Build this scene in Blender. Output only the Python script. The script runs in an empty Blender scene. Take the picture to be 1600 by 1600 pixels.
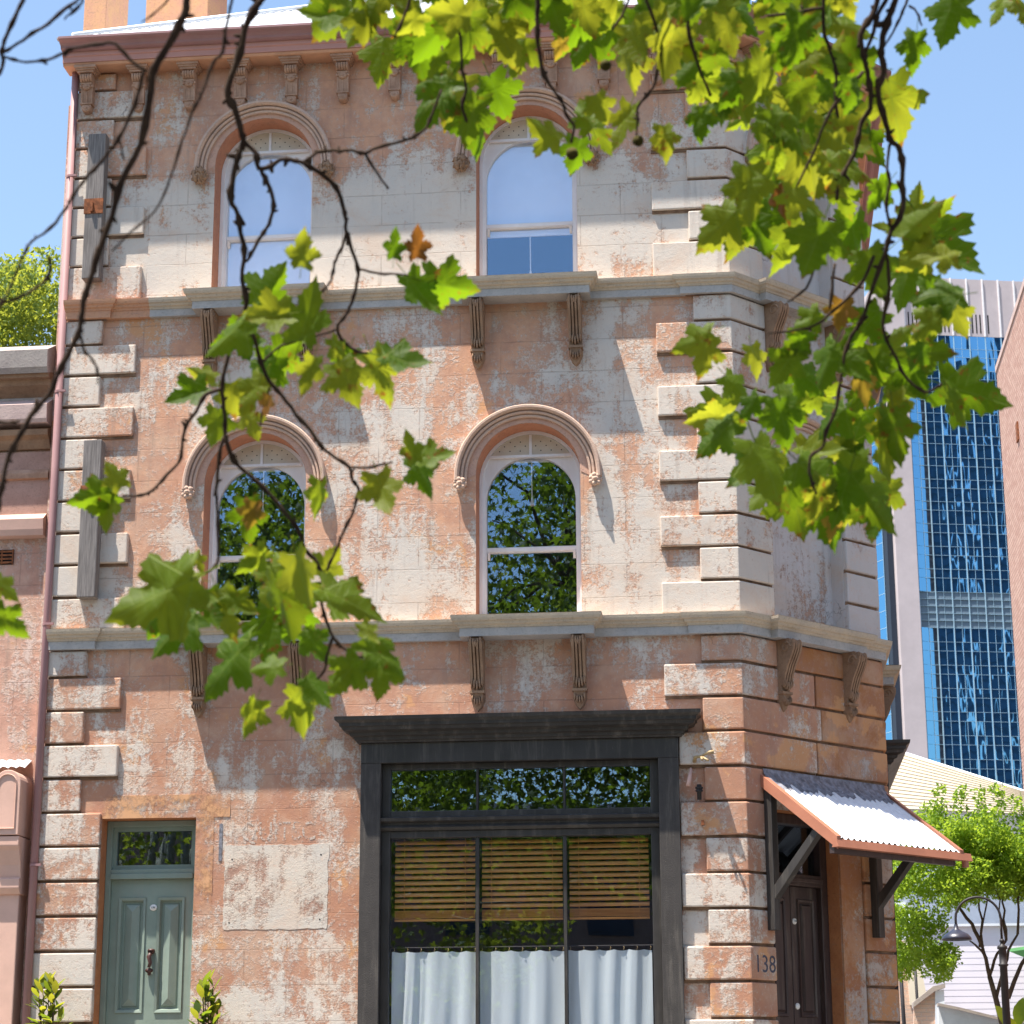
import bpy, bmesh, math, random
import numpy as np
from mathutils import Vector, Matrix
R = math.radians
random.seed(7); RNG = np.random.default_rng(7)
S = bpy.context.scene
COL = S.collection
# ------------------------------------------------------------------ camera
FPX, PITCH, YAW, ROLL = 3421.67, 0.2629, -0.1073, -0.0038
CAM = Vector((6.182, -18.707, 0.30))
cam = bpy.data.cameras.new('camera'); camo = bpy.data.objects.new('camera', cam); COL.objects.link(camo)
cam.sensor_width = 36; cam.lens = 36 * FPX / 1600; cam.clip_end = 3000; cam.clip_start = .1
FW = Vector((math.sin(YAW) * math.cos(PITCH), math.cos(YAW) * math.cos(PITCH), math.sin(PITCH)))
_r = Vector((math.cos(YAW), -math.sin(YAW), 0)); _u = _r.cross(FW)
RT = _r * math.cos(ROLL) + _u * math.sin(ROLL); UP = -_r * math.sin(ROLL) + _u * math.cos(ROLL)
M = Matrix((RT, UP, -FW)).transposed().to_4x4(); M.translation = CAM
camo.matrix_world = M
cam.dof.use_dof = True; cam.dof.focus_distance = 19.5; cam.dof.aperture_fstop = 8.5
S.camera = camo
# ------------------------------------------------------------------ sky, sun, exposure
SUNV = Vector((-.268, -.202, 1)).normalized()            # towards the sun
w = bpy.data.worlds.new('World'); S.world = w; w.use_nodes = True
nt = w.node_tree; bg = nt.nodes['Background']
sky = nt.nodes.new('ShaderNodeTexSky'); sky.sky_type = 'NISHITA'; sky.sun_disc = False
sky.sun_elevation = math.asin(SUNV.z); sky.sun_rotation = math.atan2(SUNV.x, SUNV.y)
sky.air_density = 1.25; sky.dust_density = 1.0; sky.ozone_density = 1.8
nt.links.new(sky.outputs[0], bg.inputs[0]); bg.inputs[1].default_value = .10
sl = bpy.data.lights.new('sun', 'SUN'); sl.energy = 5.0; sl.angle = R(.53); sl.color = (1, .93, .83)
slo = bpy.data.objects.new('sun', sl); COL.objects.link(slo)
slo.rotation_euler = (-SUNV).to_track_quat('-Z', 'Y').to_euler(); slo.location = SUNV * 60
S.view_settings.view_transform = 'Standard'; S.view_settings.look = 'None'
S.view_settings.exposure = 1.26; S.view_settings.gamma = 1

# ------------------------------------------------------------------ helpers
def ray(x, y): return FW + RT * ((x - 800) / FPX) - UP * ((y - 800) / FPX)
def at(x, y, Y):                                         # photo pixel -> point of the place on the plane of depth Y
    d = ray(x, y); return CAM + d * ((Y - CAM.y) / d.y)
def atd(x, y, t): return CAM + ray(x, y) * t
def onplane(x, y, p0, n):
    d = ray(x, y); return CAM + d * ((p0 - CAM).dot(n) / d.dot(n))

class MB:
    def __init__(s): s.v = []; s.f = []
    def add(s, vs, fs):
        o = len(s.v); s.v += [tuple(p) for p in vs]; s.f += [tuple(i + o for i in f) for f in fs]; return s
    def box(s, x0, x1, y0, y1, z0, z1):
        return s.add([(x0,y0,z0),(x1,y0,z0),(x1,y1,z0),(x0,y1,z0),(x0,y0,z1),(x1,y0,z1),(x1,y1,z1),(x0,y1,z1)],
                     [(3,2,1,0),(4,5,6,7),(0,1,5,4),(1,2,6,5),(2,3,7,6),(3,0,4,7)])
    def prism(s, poly, fn0, fn1):                        # poly 2D, fn: (a,b)->3D for both ends
        n = len(poly); a = [fn0(*p) for p in poly]; b = [fn1(*p) for p in poly]
        return s.add(a + b, [tuple(range(n))[::-1], tuple(range(n, 2 * n))] + [(i, (i+1) % n, n + (i+1) % n, n + i) for i in range(n)])
    def vprism(s, poly, z0, z1): return s.prism(poly, lambda x, y: (x, y, z0), lambda x, y: (x, y, z1))
    def xprism(s, poly, x0, x1): return s.prism(poly, lambda y, z: (x0, y, z), lambda y, z: (x1, y, z))
    def tube(s, pts, rad, n=8, caps=True):
        pts = [Vector(p) for p in pts]; m = len(pts)
        rad = rad if isinstance(rad, (list, tuple)) else [rad] * m
        rings = []; ref = None
        for i, p in enumerate(pts):
            t = (pts[min(i+1, m-1)] - pts[max(i-1, 0)]).normalized()
            if ref is None: ref = t.orthogonal().normalized()
            ref = (ref - t * ref.dot(t)).normalized(); b = t.cross(ref)
            rings.append([p + (ref * math.cos(6.28319*k/n) + b * math.sin(6.28319*k/n)) * rad[i] for k in range(n)])
        vs = [q for r in rings for q in r]
        fs = [(i*n+k, i*n+(k+1) % n, (i+1)*n+(k+1) % n, (i+1)*n+k) for i in range(m-1) for k in range(n)]
        if caps: fs += [tuple(range(n))[::-1], tuple(range((m-1)*n, m*n))]
        return s.add(vs, fs)
    def lathe(s, prof, c=(0,0,0), n=16, axis='z', a0=0, a1=2*math.pi):
        full = abs(a1 - a0 - 2*math.pi) < 1e-4; k = n if full else n + 1; vs = []
        for r, h in prof:
            for i in range(k):
                a = a0 + (a1 - a0) * i / n; x, y = r*math.cos(a), r*math.sin(a)
                vs.append((c[0]+x, c[1]+y, c[2]+h) if axis == 'z' else (c[0]+x, c[1]-h, c[2]+y))
        fs = []
        for j in range(len(prof)-1):
            for i in range(n if full else n):
                b = (i+1) % k if full else i+1
                fs.append((j*k+i, j*k+b, (j+1)*k+b, (j+1)*k+i))
        return s.add(vs, fs)
    def sweep(s, path, prof, caps=True):                 # plan path (x,y); profile (out, z), outwards = right of the path
        path = [Vector(p) for p in path]; m = len(path); n = len(prof); vs = []
        nr = []
        for i in range(m-1):
            d = (path[i+1] - path[i]).normalized(); nr.append(Vector((d.y, -d.x)))
        for i, p in enumerate(path):
            a = nr[max(i-1, 0)]; b = nr[min(i, m-2)]
            q = a + b; q = a.copy() if q.length < 1e-4 else q / max(q.dot(a), .2)
            vs += [(p.x + q.x*o, p.y + q.y*o, z) for o, z in prof]
        fs = [(i*n+j, (i+1)*n+j, (i+1)*n+j+1, i*n+j+1) for i in range(m-1) for j in range(n-1)]
        if caps: fs += [tuple(range(n)), tuple(range((m-1)*n, m*n))[::-1]]
        return s.add(vs, fs)
    def blob(s, c, r, sq=(1,1,1), n=8, m=6, jit=0):
        vs = []; fs = []
        for j in range(m+1):
            for i in range(n):
                a = 6.28319*i/n; b = math.pi*j/m; k = r*(1 + (random.uniform(-jit, jit) if jit else 0))
                vs.append((c[0]+sq[0]*k*math.sin(b)*math.cos(a), c[1]+sq[1]*k*math.sin(b)*math.sin(a), c[2]+sq[2]*k*math.cos(b)))
        for j in range(m):
            for i in range(n): fs.append((j*n+i, (j+1)*n+i, (j+1)*n+(i+1) % n, j*n+(i+1) % n))
        return s.add(vs, fs)
    def mesh(s, name, mat, smooth=False, fix=True):
        me = bpy.data.meshes.new(name); me.from_pydata(s.v, [], s.f)
        if fix:
            bm = bmesh.new(); bm.from_mesh(me); bmesh.ops.recalc_face_normals(bm, faces=bm.faces); bm.to_mesh(me); bm.free()
        if mat: me.materials.append(mat)
        if smooth:
            for p in me.polygons: p.use_smooth = True
        return me
    def build(s, name, mat, parent=None, smooth=False, bevel=0, fix=True):
        return link(name, s.mesh(name, mat, smooth, fix), parent, bevel)
def link(name, me, parent=None, bevel=0, mw=None):
    o = bpy.data.objects.new(name, me); COL.objects.link(o); o.parent = parent
    if mw is not None: o.matrix_local = mw
    if bevel:
        b = o.modifiers.new('bevel', 'BEVEL'); b.width = bevel; b.segments = 2; b.limit_method = 'ANGLE'
    return o
def smooth_angle(o, deg=40):
    for p in o.data.polygons: p.use_smooth = True
    try: o.data.set_sharp_from_angle(angle=R(deg))
    except Exception: pass
    return o
def tag(o, label, cat, group=None):
    o['label'] = label; o['category'] = cat
    if group: o['group'] = group
    return o
def struct(o, kind='structure'): o['kind'] = kind; return o
def empty(name, loc=(0,0,0)):
    o = bpy.data.objects.new(name, None); COL.objects.link(o); o.location = loc; o.empty_display_size = .2; return o

# ------------------------------------------------------------------ materials
class NT:
    def __init__(s, name):
        s.m = bpy.data.materials.new(name); s.m.use_nodes = True; s.t = s.m.node_tree
        s.b = s.t.nodes['Principled BSDF']; s.out = s.t.nodes['Material Output']
    def n(s, typ, **kw):
        x = s.t.nodes.new('ShaderNode' + typ)
        for k, v in kw.items(): setattr(x, k, v)
        return x
    def l(s, a, b): s.t.links.new(a, b)
    def val(s, x, sock):
        if hasattr(x, 'is_linked') or isinstance(x, bpy.types.NodeSocket): s.l(x, sock)
        else: sock.default_value = x
    def math(s, op, a, b=0., c=None, clamp=False):
        x = s.n('Math', operation=op); x.use_clamp = clamp; s.val(a, x.inputs[0]); s.val(b, x.inputs[1])
        if c is not None: s.val(c, x.inputs[2])
        return x.outputs[0]
    def noise(s, vec, scale, detail=4, rough=.6, dist=0.):
        x = s.n('TexNoise'); s.l(vec, x.inputs['Vector']); x.inputs['Scale'].default_value = scale
        x.inputs['Detail'].default_value = detail; x.inputs['Roughness'].default_value = rough; x.inputs['Distortion'].default_value = dist
        return x.outputs['Fac']
    def step(s, v, a, b):
        x = s.n('MapRange', interpolation_type='SMOOTHSTEP'); s.val(v, x.inputs[0])
        x.inputs[1].default_value = a; x.inputs[2].default_value = b; return x.outputs[0]
    def mix(s, f, a, b, mode='MIX'):
        x = s.n('Mix', data_type='RGBA', blend_type=mode); s.val(f, x.inputs[0])
        for v, k in ((a, 6), (b, 7)):
            if isinstance(v, tuple): x.inputs[k].default_value = (*v[:3], 1)
            else: s.l(v, x.inputs[k])
        return x.outputs[2]
    def mapping(s, vec, sc, off=(0,0,0)):
        x = s.n('Mapping'); s.l(vec, x.inputs[0]); x.inputs[3].default_value = sc; x.inputs[1].default_value = off; return x.outputs[0]
    def pos(s): return s.n('NewGeometry').outputs['Position']
    def objc(s): return s.n('TexCoord').outputs['Object']
    def rnd(s): return s.n('ObjectInfo').outputs['Random']
    def sep(s, v):
        x = s.n('SeparateXYZ'); s.l(v, x.inputs[0]); return x.outputs
    def bump(s, h, st=.3, d=.01):
        x = s.n('Bump'); s.l(h, x.inputs['Height']); x.inputs['Strength'].default_value = st; x.inputs['Distance'].default_value = d
        s.l(x.outputs[0], s.b.inputs['Normal']); return x
    def col(s, c):
        if isinstance(c, tuple): s.b.inputs['Base Color'].default_value = (*c[:3], 1)
        else: s.l(c, s.b.inputs['Base Color'])
    def rough(s, r): s.val(r, s.b.inputs['Roughness'])
    def spec(s, v): s.b.inputs['Specular IOR Level'].default_value = v

def plain(name, c, rough=.6, spec=.3, var=.12, nscale=6, bump=.15, bd=.004, metal=0, fine=60, wear=0.):
    k = NT(name); p = k.pos(); a = k.noise(p, nscale, 5, .65); f = k.noise(p, fine, 3, .6)
    d = tuple(x*(1-var*1.6) for x in c); e = tuple(min(1, x*(1+var)) for x in c)
    cc = k.mix(k.step(a, .3, .7), d, e)
    if wear:
        du = k.noise(k.mapping(p, (9, 9, .8)), 1.4, 6, .7); cc = k.mix(k.math('MULTIPLY', k.step(du, .48, .78), .28*wear), cc, (.34,.30,.25))
        ch = k.math('MULTIPLY', k.step(k.noise(p, 38, 6, .8), .665, .69), k.step(k.noise(p, 2.2, 3), .48, .62)); cc = k.mix(k.math('MULTIPLY', ch, .75*wear), cc, (.30,.26,.22))
    k.col(cc); k.b.inputs['Metallic'].default_value = metal
    k.rough(k.math('MULTIPLY_ADD', a, .3, rough-.15, clamp=True)); k.spec(spec); k.bump(f, bump, bd)
    return k.m

CREAM = (.655,.575,.495); SALMON = (.64,.35,.22); ORANGE = (.62,.32,.15); BRICKY = (.45,.22,.135); GREYW = (.53,.50,.465)
def stucco(name, zone=0., joints=False, perobj=0., orange=.5, ground=True, cream=CREAM, salmon=SALMON, base=BRICKY, fw_=.85):
    """weathered lime-washed stucco: cream coats flaking off salmon and terracotta ones"""
    k = NT(name); p = k.pos(); x, y, z = k.sep(p)
    big = k.noise(p, .85, 5, .6, .3); med = k.noise(p, 3.3, 8, .72, .2); fine = k.noise(p, 26, 6, .75); gr = k.noise(p, 130, 2, .5)
    zr = k.n('ValToRGB'); zr.color_ramp.interpolation = 'B_SPLINE'; k.l(k.math('DIVIDE', z, 10.5), zr.inputs[0])
    e = zr.color_ramp.elements; e[0].position = 0; e[1].position = 1
    pts = [(.0, .56), (.12, .55), (.19, .46), (.24, .40), (.30, .34), (.37, .34), (.41, .40), (.425, .62), (.46, .60), (.52, .50), (.60, .48), (.69, .38), (.715, .55), (.74, .78), (.80, .70), (.85, .46), (.92, .32), (1, .24)]
    for q, v in pts[1:-1]: e.new(q)
    for q, (a, v) in zip(zr.color_ramp.elements, pts): q.position = a; q.color = (v, v, v, 1)
    zv = k.math('ADD', k.math('SUBTRACT', zr.outputs[0], .5), zone)
    if perobj: zv = k.math('ADD', zv, k.math('MULTIPLY', k.math('SUBTRACT', k.rnd(), .45), perobj))
    v = k.math('ADD', k.math('MULTIPLY', k.math('SUBTRACT', big, .5), 1.15), k.math('MULTIPLY', k.math('SUBTRACT', med, .5), 1.25))
    fn2 = k.noise(p, 70, 4, .7)
    v = k.math('ADD', v, k.math('MULTIPLY', k.math('SUBTRACT', fine, .5), fw_)); v = k.math('ADD', v, k.math('MULTIPLY', k.math('SUBTRACT', fn2, .5), .30)); v = k.math('ADD', v, k.math('MULTIPLY', zv, .95))
    stv = k.noise(k.mapping(p, (5, 5, .45), (3, 1, 2)), 1.3, 6, .65); v = k.math('ADD', v, k.math('MULTIPLY', k.math('SUBTRACT', stv, .5), .7))
    m = k.step(v, -.15, .13)                                   # 1 = cream coat left
    halo = k.step(k.math('ABSOLUTE', v), .16, .0)
    # under coats
    og = k.step(k.math('ADD', k.noise(p, 1.7, 4, .55), k.math('MULTIPLY', k.math('SUBTRACT', fine, .5), .12)), .66 - .14*orange, .70 - .14*orange)
    lowz = k.step(z, 4.45, 3.3) if ground else 0.
    sal = k.mix(k.math('MULTIPLY', lowz, .8) if ground else 0., salmon, base)
    sal = k.mix(k.step(k.noise(p, 5.5, 6, .7), .35, .70), sal, k.mix(.55, sal, (.38,.20,.15)))
    sal = k.mix(k.math('MULTIPLY', k.step(k.noise(k.mapping(p, (1,1,.7), (4,1,8)), 1.1, 7, .72, .8), .47, .64), .5), sal, (.40,.225,.165))
    sal = k.mix(k.math('MULTIPLY', k.step(k.noise(p, 2.4, 6, .7, .5), .46, .66), .35), sal, (.64,.45,.34))
    sal = k.mix(k.math('MULTIPLY', k.step(k.noise(k.mapping(p, (1,1,1), (7,3,5)), 1.5, 6, .7, .5), .5, .68), .35), sal, (.60,.45,.33))
    sal = k.mix(k.math('MULTIPLY', og, .75), sal, ORANGE)
    sal = k.mix(k.math('MULTIPLY', k.step(fine, .55, .66), .4), sal, k.mix(.6, sal, cream))
    cr = k.mix(k.step(k.noise(p, 2.1, 6, .7), .35, .70), cream, k.mix(.6, cream, GREYW))
    cr = k.mix(k.math('MULTIPLY', k.step(k.noise(k.mapping(p, (1,1,1.6), (2,9,4)), 1.3, 7, .7, .6), .48, .66), .55), cr, (.62,.465,.355))
    cr = k.mix(k.math('MULTIPLY', k.step(k.noise(p, 1.2, 3, .5), .5, .75), .35), cr, (.74,.60,.48))
    cr = k.mix(k.math('MULTIPLY', k.math('MULTIPLY', k.step(k.noise(p, 42, 4, .7), .56, .68), k.step(med, .36, .60)), .55), cr, (.60,.36,.27))
    c = k.mix(m, sal, cr)
    c = k.mix(k.math('MULTIPLY', k.math('MULTIPLY', halo, k.step(k.noise(p, 55, 3, .7), .5, .62)), .55), c, (.27,.19,.15))
    # rain streaks and soot
    st = k.noise(k.mapping(p, (7, 7, .55)), 1.6, 5, .6)
    c = k.mix(k.math('MULTIPLY', k.step(st, .55, .78), .40), c, (.25,.20,.17))
    # hairline cracks
    vo = k.n('TexVoronoi', feature='DISTANCE_TO_EDGE'); vo.inputs['Scale'].default_value = .75
    wv = k.n('VectorMath', operation='ADD'); k.l(p, wv.inputs[0])
    nn = k.n('TexNoise'); k.l(p, nn.inputs['Vector']); nn.inputs['Scale'].default_value = 4; nn.inputs['Detail'].default_value = 6
    k.l(nn.outputs['Color'], wv.inputs[1]); k.l(wv.outputs[0], vo.inputs['Vector'])
    crack = k.math('MULTIPLY', k.step(vo.outputs[0], .0045, .0), k.step(k.noise(p, .9, 2), .60, .66))
    c = k.mix(k.math('MULTIPLY', crack, .6), c, (.12,.09,.08))
    h = k.math('ADD', k.math('MULTIPLY', m, .5), k.math('ADD', k.math('MULTIPLY', fine, .55), k.math('MULTIPLY', gr, .3)))
    h = k.math('SUBTRACT', h, k.math('MULTIPLY', crack, .8))
    if joints:
        cv = k.n('CombineXYZ'); wob = k.math('MULTIPLY', k.noise(p, 1.5, 3), .02)
        k.l(x, cv.inputs[0]); k.l(k.math('ADD', k.math('SUBTRACT', z, .071), wob), cv.inputs[1])
        bt = k.n('TexBrick'); k.l(cv.outputs[0], bt.inputs[0]); bt.inputs['Scale'].default_value = 1
        bt.inputs['Brick Width'].default_value = .74; bt.inputs['Row Height'].default_value = .30; bt.inputs['Mortar Size'].default_value = .0045; bt.inputs['Mortar Smooth'].default_value = .3
        j = k.math('MULTIPLY', bt.outputs['Fac'], k.step(k.noise(p, 2.6, 4, .6), .34, .58))
        c = k.mix(k.math('MULTIPLY', j, .30), c, (.26,.17,.13)); h = k.math('SUBTRACT', h, k.math('MULTIPLY', j, .9))
    k.col(c); k.rough(.92); k.spec(.12); k.bump(h, .75, .008)
    return k.m

MAT = {}
MAT['stucco'] = stucco('stucco_wall', 0, True)
MAT['quoin'] = stucco('stucco_quoin', .13, False, .26, .75)
MAT['quoinlow'] = stucco('stucco_quoin_low', .05, False, .22, .9)
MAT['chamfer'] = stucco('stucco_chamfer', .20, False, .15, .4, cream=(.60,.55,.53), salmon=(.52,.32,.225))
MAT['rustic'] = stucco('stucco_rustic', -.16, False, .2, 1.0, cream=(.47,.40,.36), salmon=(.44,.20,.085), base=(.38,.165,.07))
def stone(name, c, d, st=.35):
    k = NT(name); p = k.pos(); a = k.noise(p, 5, 8, .7); f = k.noise(p, 45, 5, .7); q = k.noise(k.mapping(p, (3, 3, 14)), 2.5, 5, .65)
    cc = k.mix(k.step(a, .32, .68), c, d); cc = k.mix(k.math('MULTIPLY', k.step(f, .5, .72), .45), cc, tuple(v*.42 for v in c))
    cc = k.mix(k.math('MULTIPLY', k.step(q, .55, .75), .35), cc, (.22,.19,.16)); k.col(cc); k.rough(.93); k.spec(.1); k.bump(k.math('ADD', f, a), .5, .006)
    return k.m
MAT['grooveshade'] = plain('groove_dirt_shade', (.23,.145,.095), .95, .1, .25, 9)  # brown for the dirt and the shade inside the quoin grooves
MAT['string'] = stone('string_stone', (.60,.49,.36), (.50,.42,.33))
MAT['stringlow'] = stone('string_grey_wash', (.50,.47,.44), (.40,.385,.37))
MAT['hood'] = stone('hood_stone', (.60,.42,.32), (.50,.36,.29))
MAT['carve'] = stone('carved_plaster', (.52,.33,.235), (.36,.21,.14))
MAT['carvedk'] = stone('carved_brown', (.37,.235,.15), (.25,.155,.10))
MAT['orangestone'] = stone('orange_painted_stone', (.60,.32,.19), (.54,.30,.20))
MAT['reveal'] = stone('terracotta_reveal', (.56,.27,.17), (.48,.22,.14))
MAT['archband'] = stone('arch_band', (.60,.37,.27), (.52,.32,.25))
MAT['doorreveal'] = stone('orange_reveal', (.50,.22,.10), (.42,.17,.08))
MAT['patch'] = stucco('render_patch', .27, False, 0, .2, ground=False, cream=(.62,.545,.46), salmon=(.33,.19,.14), fw_=.6)
def wash():
    k = NT('orange_wash'); p = k.pos(); a = k.noise(p, 3.2, 8, .75); t = k.n('BsdfTransparent'); mx = k.n('MixShader'); k.col(k.mix(k.noise(p, 8, 5), (.66,.36,.17), (.60,.34,.21))); k.rough(.95); k.spec(.1)
    k.l(k.step(a, .42, .62), mx.inputs[0]); k.l(t.outputs[0], mx.inputs[1]); k.l(k.b.outputs[0], mx.inputs[2]); k.l(mx.outputs[0], k.out.inputs[0]); return k.m
MAT['orangewash'] = wash()
MAT['white'] = plain('white_paint', (.80,.78,.79), .38, .4, .04, 3, .06, .002, wear=.5)
MAT['tan'] = plain('tan_vent_panel', (.62,.56,.46), .6, .3, .06)
MAT['black'] = plain('black_hole', (.012,.011,.011), .8)
MAT['char'] = plain('charcoal_paint', (.040,.036,.034), .45, .42, .10, 4, .10, .002, 0, 90, wear=1.)
MAT['charrough'] = plain('charcoal_render', (.056,.050,.047), .72, .3, .10, 8, .7, .004, 0, 140, wear=1.)
MAT['green'] = plain('sage_door_paint', (.225,.285,.24), .42, .42, .07, 2.5, .08, .002, wear=1.)
MAT['brown'] = plain('dark_brown_paint', (.052,.033,.031), .42, .45, .10, 3, .08, .002, wear=1.)
MAT['mauve'] = plain('mauve_metal_paint', (.33,.185,.185), .6, .2, .06, 2, .04, .002, wear=1.)
MAT['fascia'] = plain('pink_fascia_paint', (.50,.255,.215), .5, .35, .06, 2, .05, .002)
MAT['soffit'] = plain('soffit_paint', (.58,.31,.19), .65, .3, .08)
MAT['iron'] = plain('dark_iron', (.022,.02,.022), .55, .35, .15)
MAT['rust'] = plain('rusty_iron', (.25,.09,.04), .85, .2, .3, 20, .4, .004)
MAT['knock'] = plain('old_bronze', (.07,.025,.02), .5, .5, .3, 30)
MAT['brass'] = plain('aged_brass', (.45,.32,.16), .5, .5, .2, 30)
MAT['copper'] = plain('pipe_pink_paint', (.60,.38,.32), .5, .4, .1)
MAT['enamel'] = plain('white_enamel', (.80,.79,.76), .25, .5, .03)
MAT['inkgrey'] = plain('grey_number_paint', (.085,.085,.11), .7, .2, .2, 30)
MAT['interior'] = plain('interior_shade', (.035,.032,.030), .8, .2, .1)  # near black: the dimness of the unlit rooms is put into the colour
MAT['blindw'] = plain('white_blind', (.90,.90,.91), .75, .2, .02)
MAT['concrete'] = plain('concrete', (.20,.19,.175), .85, .2, .12, 1.5, .3, .006)
MAT['asphalt'] = plain('asphalt', (.055,.055,.057), .9, .2, .2, 2, .5, .006)
MAT['ground'] = plain('paved_ground', (.17,.155,.14), .9, .2, .15, .6, .2, .006)
MAT['leadgrey'] = plain('lead_flashing', (.20,.20,.23), .6, .4, .35, 18, .4, .004)
MAT['cream'] = plain('cream_paint', (.40,.35,.27), .7, .2, .03, 1)
MAT['creamwall'] = plain('cream_wall_paint', (.78,.70,.56), .7, .2, .03, 1)
MAT['lilacw'] = plain('white_board_paint', (.74,.71,.78), .6, .3, .03, 1)
MAT['whitewall'] = plain('white_render', (.70,.74,.80), .8, .2, .06, 2)
MAT['pinkwall'] = stucco('pink_render', .0, True, 0, .5, ground=False, cream=(.70,.54,.47), salmon=(.62,.36,.27))
MAT['pinkpaint'] = plain('pink_stone_paint', (.66,.42,.335), .7, .25, .06, 3)

def timber(name, c, rough=.85):
    k = NT(name); p = k.pos(); g = k.noise(k.mapping(p, (38, 38, 1.6)), 2.2, 7, .7); a = k.noise(p, 3, 4)
    cc = k.mix(k.step(g, .3, .72), tuple(v*.38 for v in c), c); cc = k.mix(k.math('MULTIPLY', a, .4), cc, tuple(v*.6 for v in c)); k.col(cc); k.rough(rough); k.spec(.15); k.bump(g, .8, .006); return k.m
MAT['timber'] = timber('weathered_timber', (.30,.27,.255))
def slatm():
    k = NT('timber_slat'); p = k.pos(); g = k.noise(k.mapping(p, (1.2, 40, 40)), 2.5, 5, .6)
    k.col(k.mix(k.step(g, .3, .7), (.46,.19,.045), (.64,.30,.085))); k.rough(.38); k.spec(.5); return k.m
MAT['slat'] = slatm()
def cloth():
    k = NT('curtain_linen'); p = k.pos(); g = k.noise(k.mapping(p, (260, 260, 40)), 1, 2); c = k.mix(g, (.70,.79,.84), (.80,.87,.91)); k.col(c); k.rough(.9); k.spec(.1)
    tr = k.n('BsdfTranslucent'); tr.inputs[0].default_value = (.62,.68,.72, 1); mx = k.n('MixShader'); mx.inputs[0].default_value = .25
    k.l(k.b.outputs[0], mx.inputs[1]); k.l(tr.outputs[0], mx.inputs[2]); k.l(mx.outputs[0], k.out.inputs[0]); k.bump(g, .2, .002); return k.m
MAT['cloth'] = cloth()
def glass(name, fac=.30, tint=(1,1,1), wav=.002):
    k = NT(name); g = k.n('BsdfGlossy'); g.inputs['Roughness'].default_value = .0; g.inputs[0].default_value = (.54,.75,1,1)
    t = k.n('BsdfTransparent'); t.inputs[0].default_value = (*tint, 1)
    fr = k.n('LayerWeight'); fr.inputs[0].default_value = .15
    f = k.math('ADD', k.math('MULTIPLY', fr.outputs['Fresnel'], .12), fac, clamp=True)
    b = k.n('Bump'); k.l(k.noise(k.pos(), 2.5, 1, .4), b.inputs['Height']); b.inputs['Strength'].default_value = .05; b.inputs['Distance'].default_value = wav*4
    k.l(b.outputs[0], g.inputs['Normal'])
    mx = k.n('MixShader'); k.l(f, mx.inputs[0]); k.l(t.outputs[0], mx.inputs[1]); k.l(g.outputs[0], mx.inputs[2]); k.l(mx.outputs[0], k.out.inputs[0]); return k.m
MAT['glass'] = glass('window_glass', .17)
MAT['shopglass'] = glass('shop_glass', .10)
def zinc():
    k = NT('galvanised_sheet'); p = k.pos(); v = k.n('TexVoronoi'); k.l(p, v.inputs['Vector']); v.inputs['Scale'].default_value = 28
    k.col(k.mix(v.outputs['Distance'], (.62,.64,.68), (.74,.76,.79))); k.rough(.42); k.spec(.5); k.b.inputs['Metallic'].default_value = .25; k.bump(k.noise(p, 30, 3), .08, .003); return k.m
MAT['zinc'] = zinc()
def brickm(name, c1, c2, mort, axis, s=1., bw=.23, rh=.086):
    k = NT(name); p = k.pos(); x, y, z = k.sep(p); cv = k.n('CombineXYZ'); k.l(y if axis == 'y' else x, cv.inputs[0]); k.l(z, cv.inputs[1])
    b = k.n('TexBrick'); k.l(cv.outputs[0], b.inputs[0]); b.inputs['Scale'].default_value = s; b.inputs['Brick Width'].default_value = bw; b.inputs['Row Height'].default_value = rh; b.inputs['Mortar Size'].default_value = .008
    b.inputs['Color1'].default_value = (*c1, 1); b.inputs['Color2'].default_value = (*c2, 1); b.inputs['Mortar'].default_value = (*mort, 1)
    c = k.mix(k.math('MULTIPLY', k.noise(p, 5, 6, .7), .5), b.outputs[0], k.mix(.5, b.outputs[0], (.7,.5,.42))); k.col(c); k.rough(.9); k.spec(.1)
    k.bump(k.math('SUBTRACT', k.noise(p, 30, 4), k.math('MULTIPLY', b.outputs['Fac'], 1.5)), .9, .012); return k.m
MAT['brick'] = brickm('pink_brick', (.44,.25,.20), (.56,.37,.30), (.24,.15,.13), 'y')
MAT['brickx'] = brickm('buff_brick', (.58,.38,.28), (.64,.44,.33), (.55,.45,.38), 'x')
MAT['chim'] = stone('chimney_render', (.66,.38,.20), (.60,.32,.22))
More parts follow.
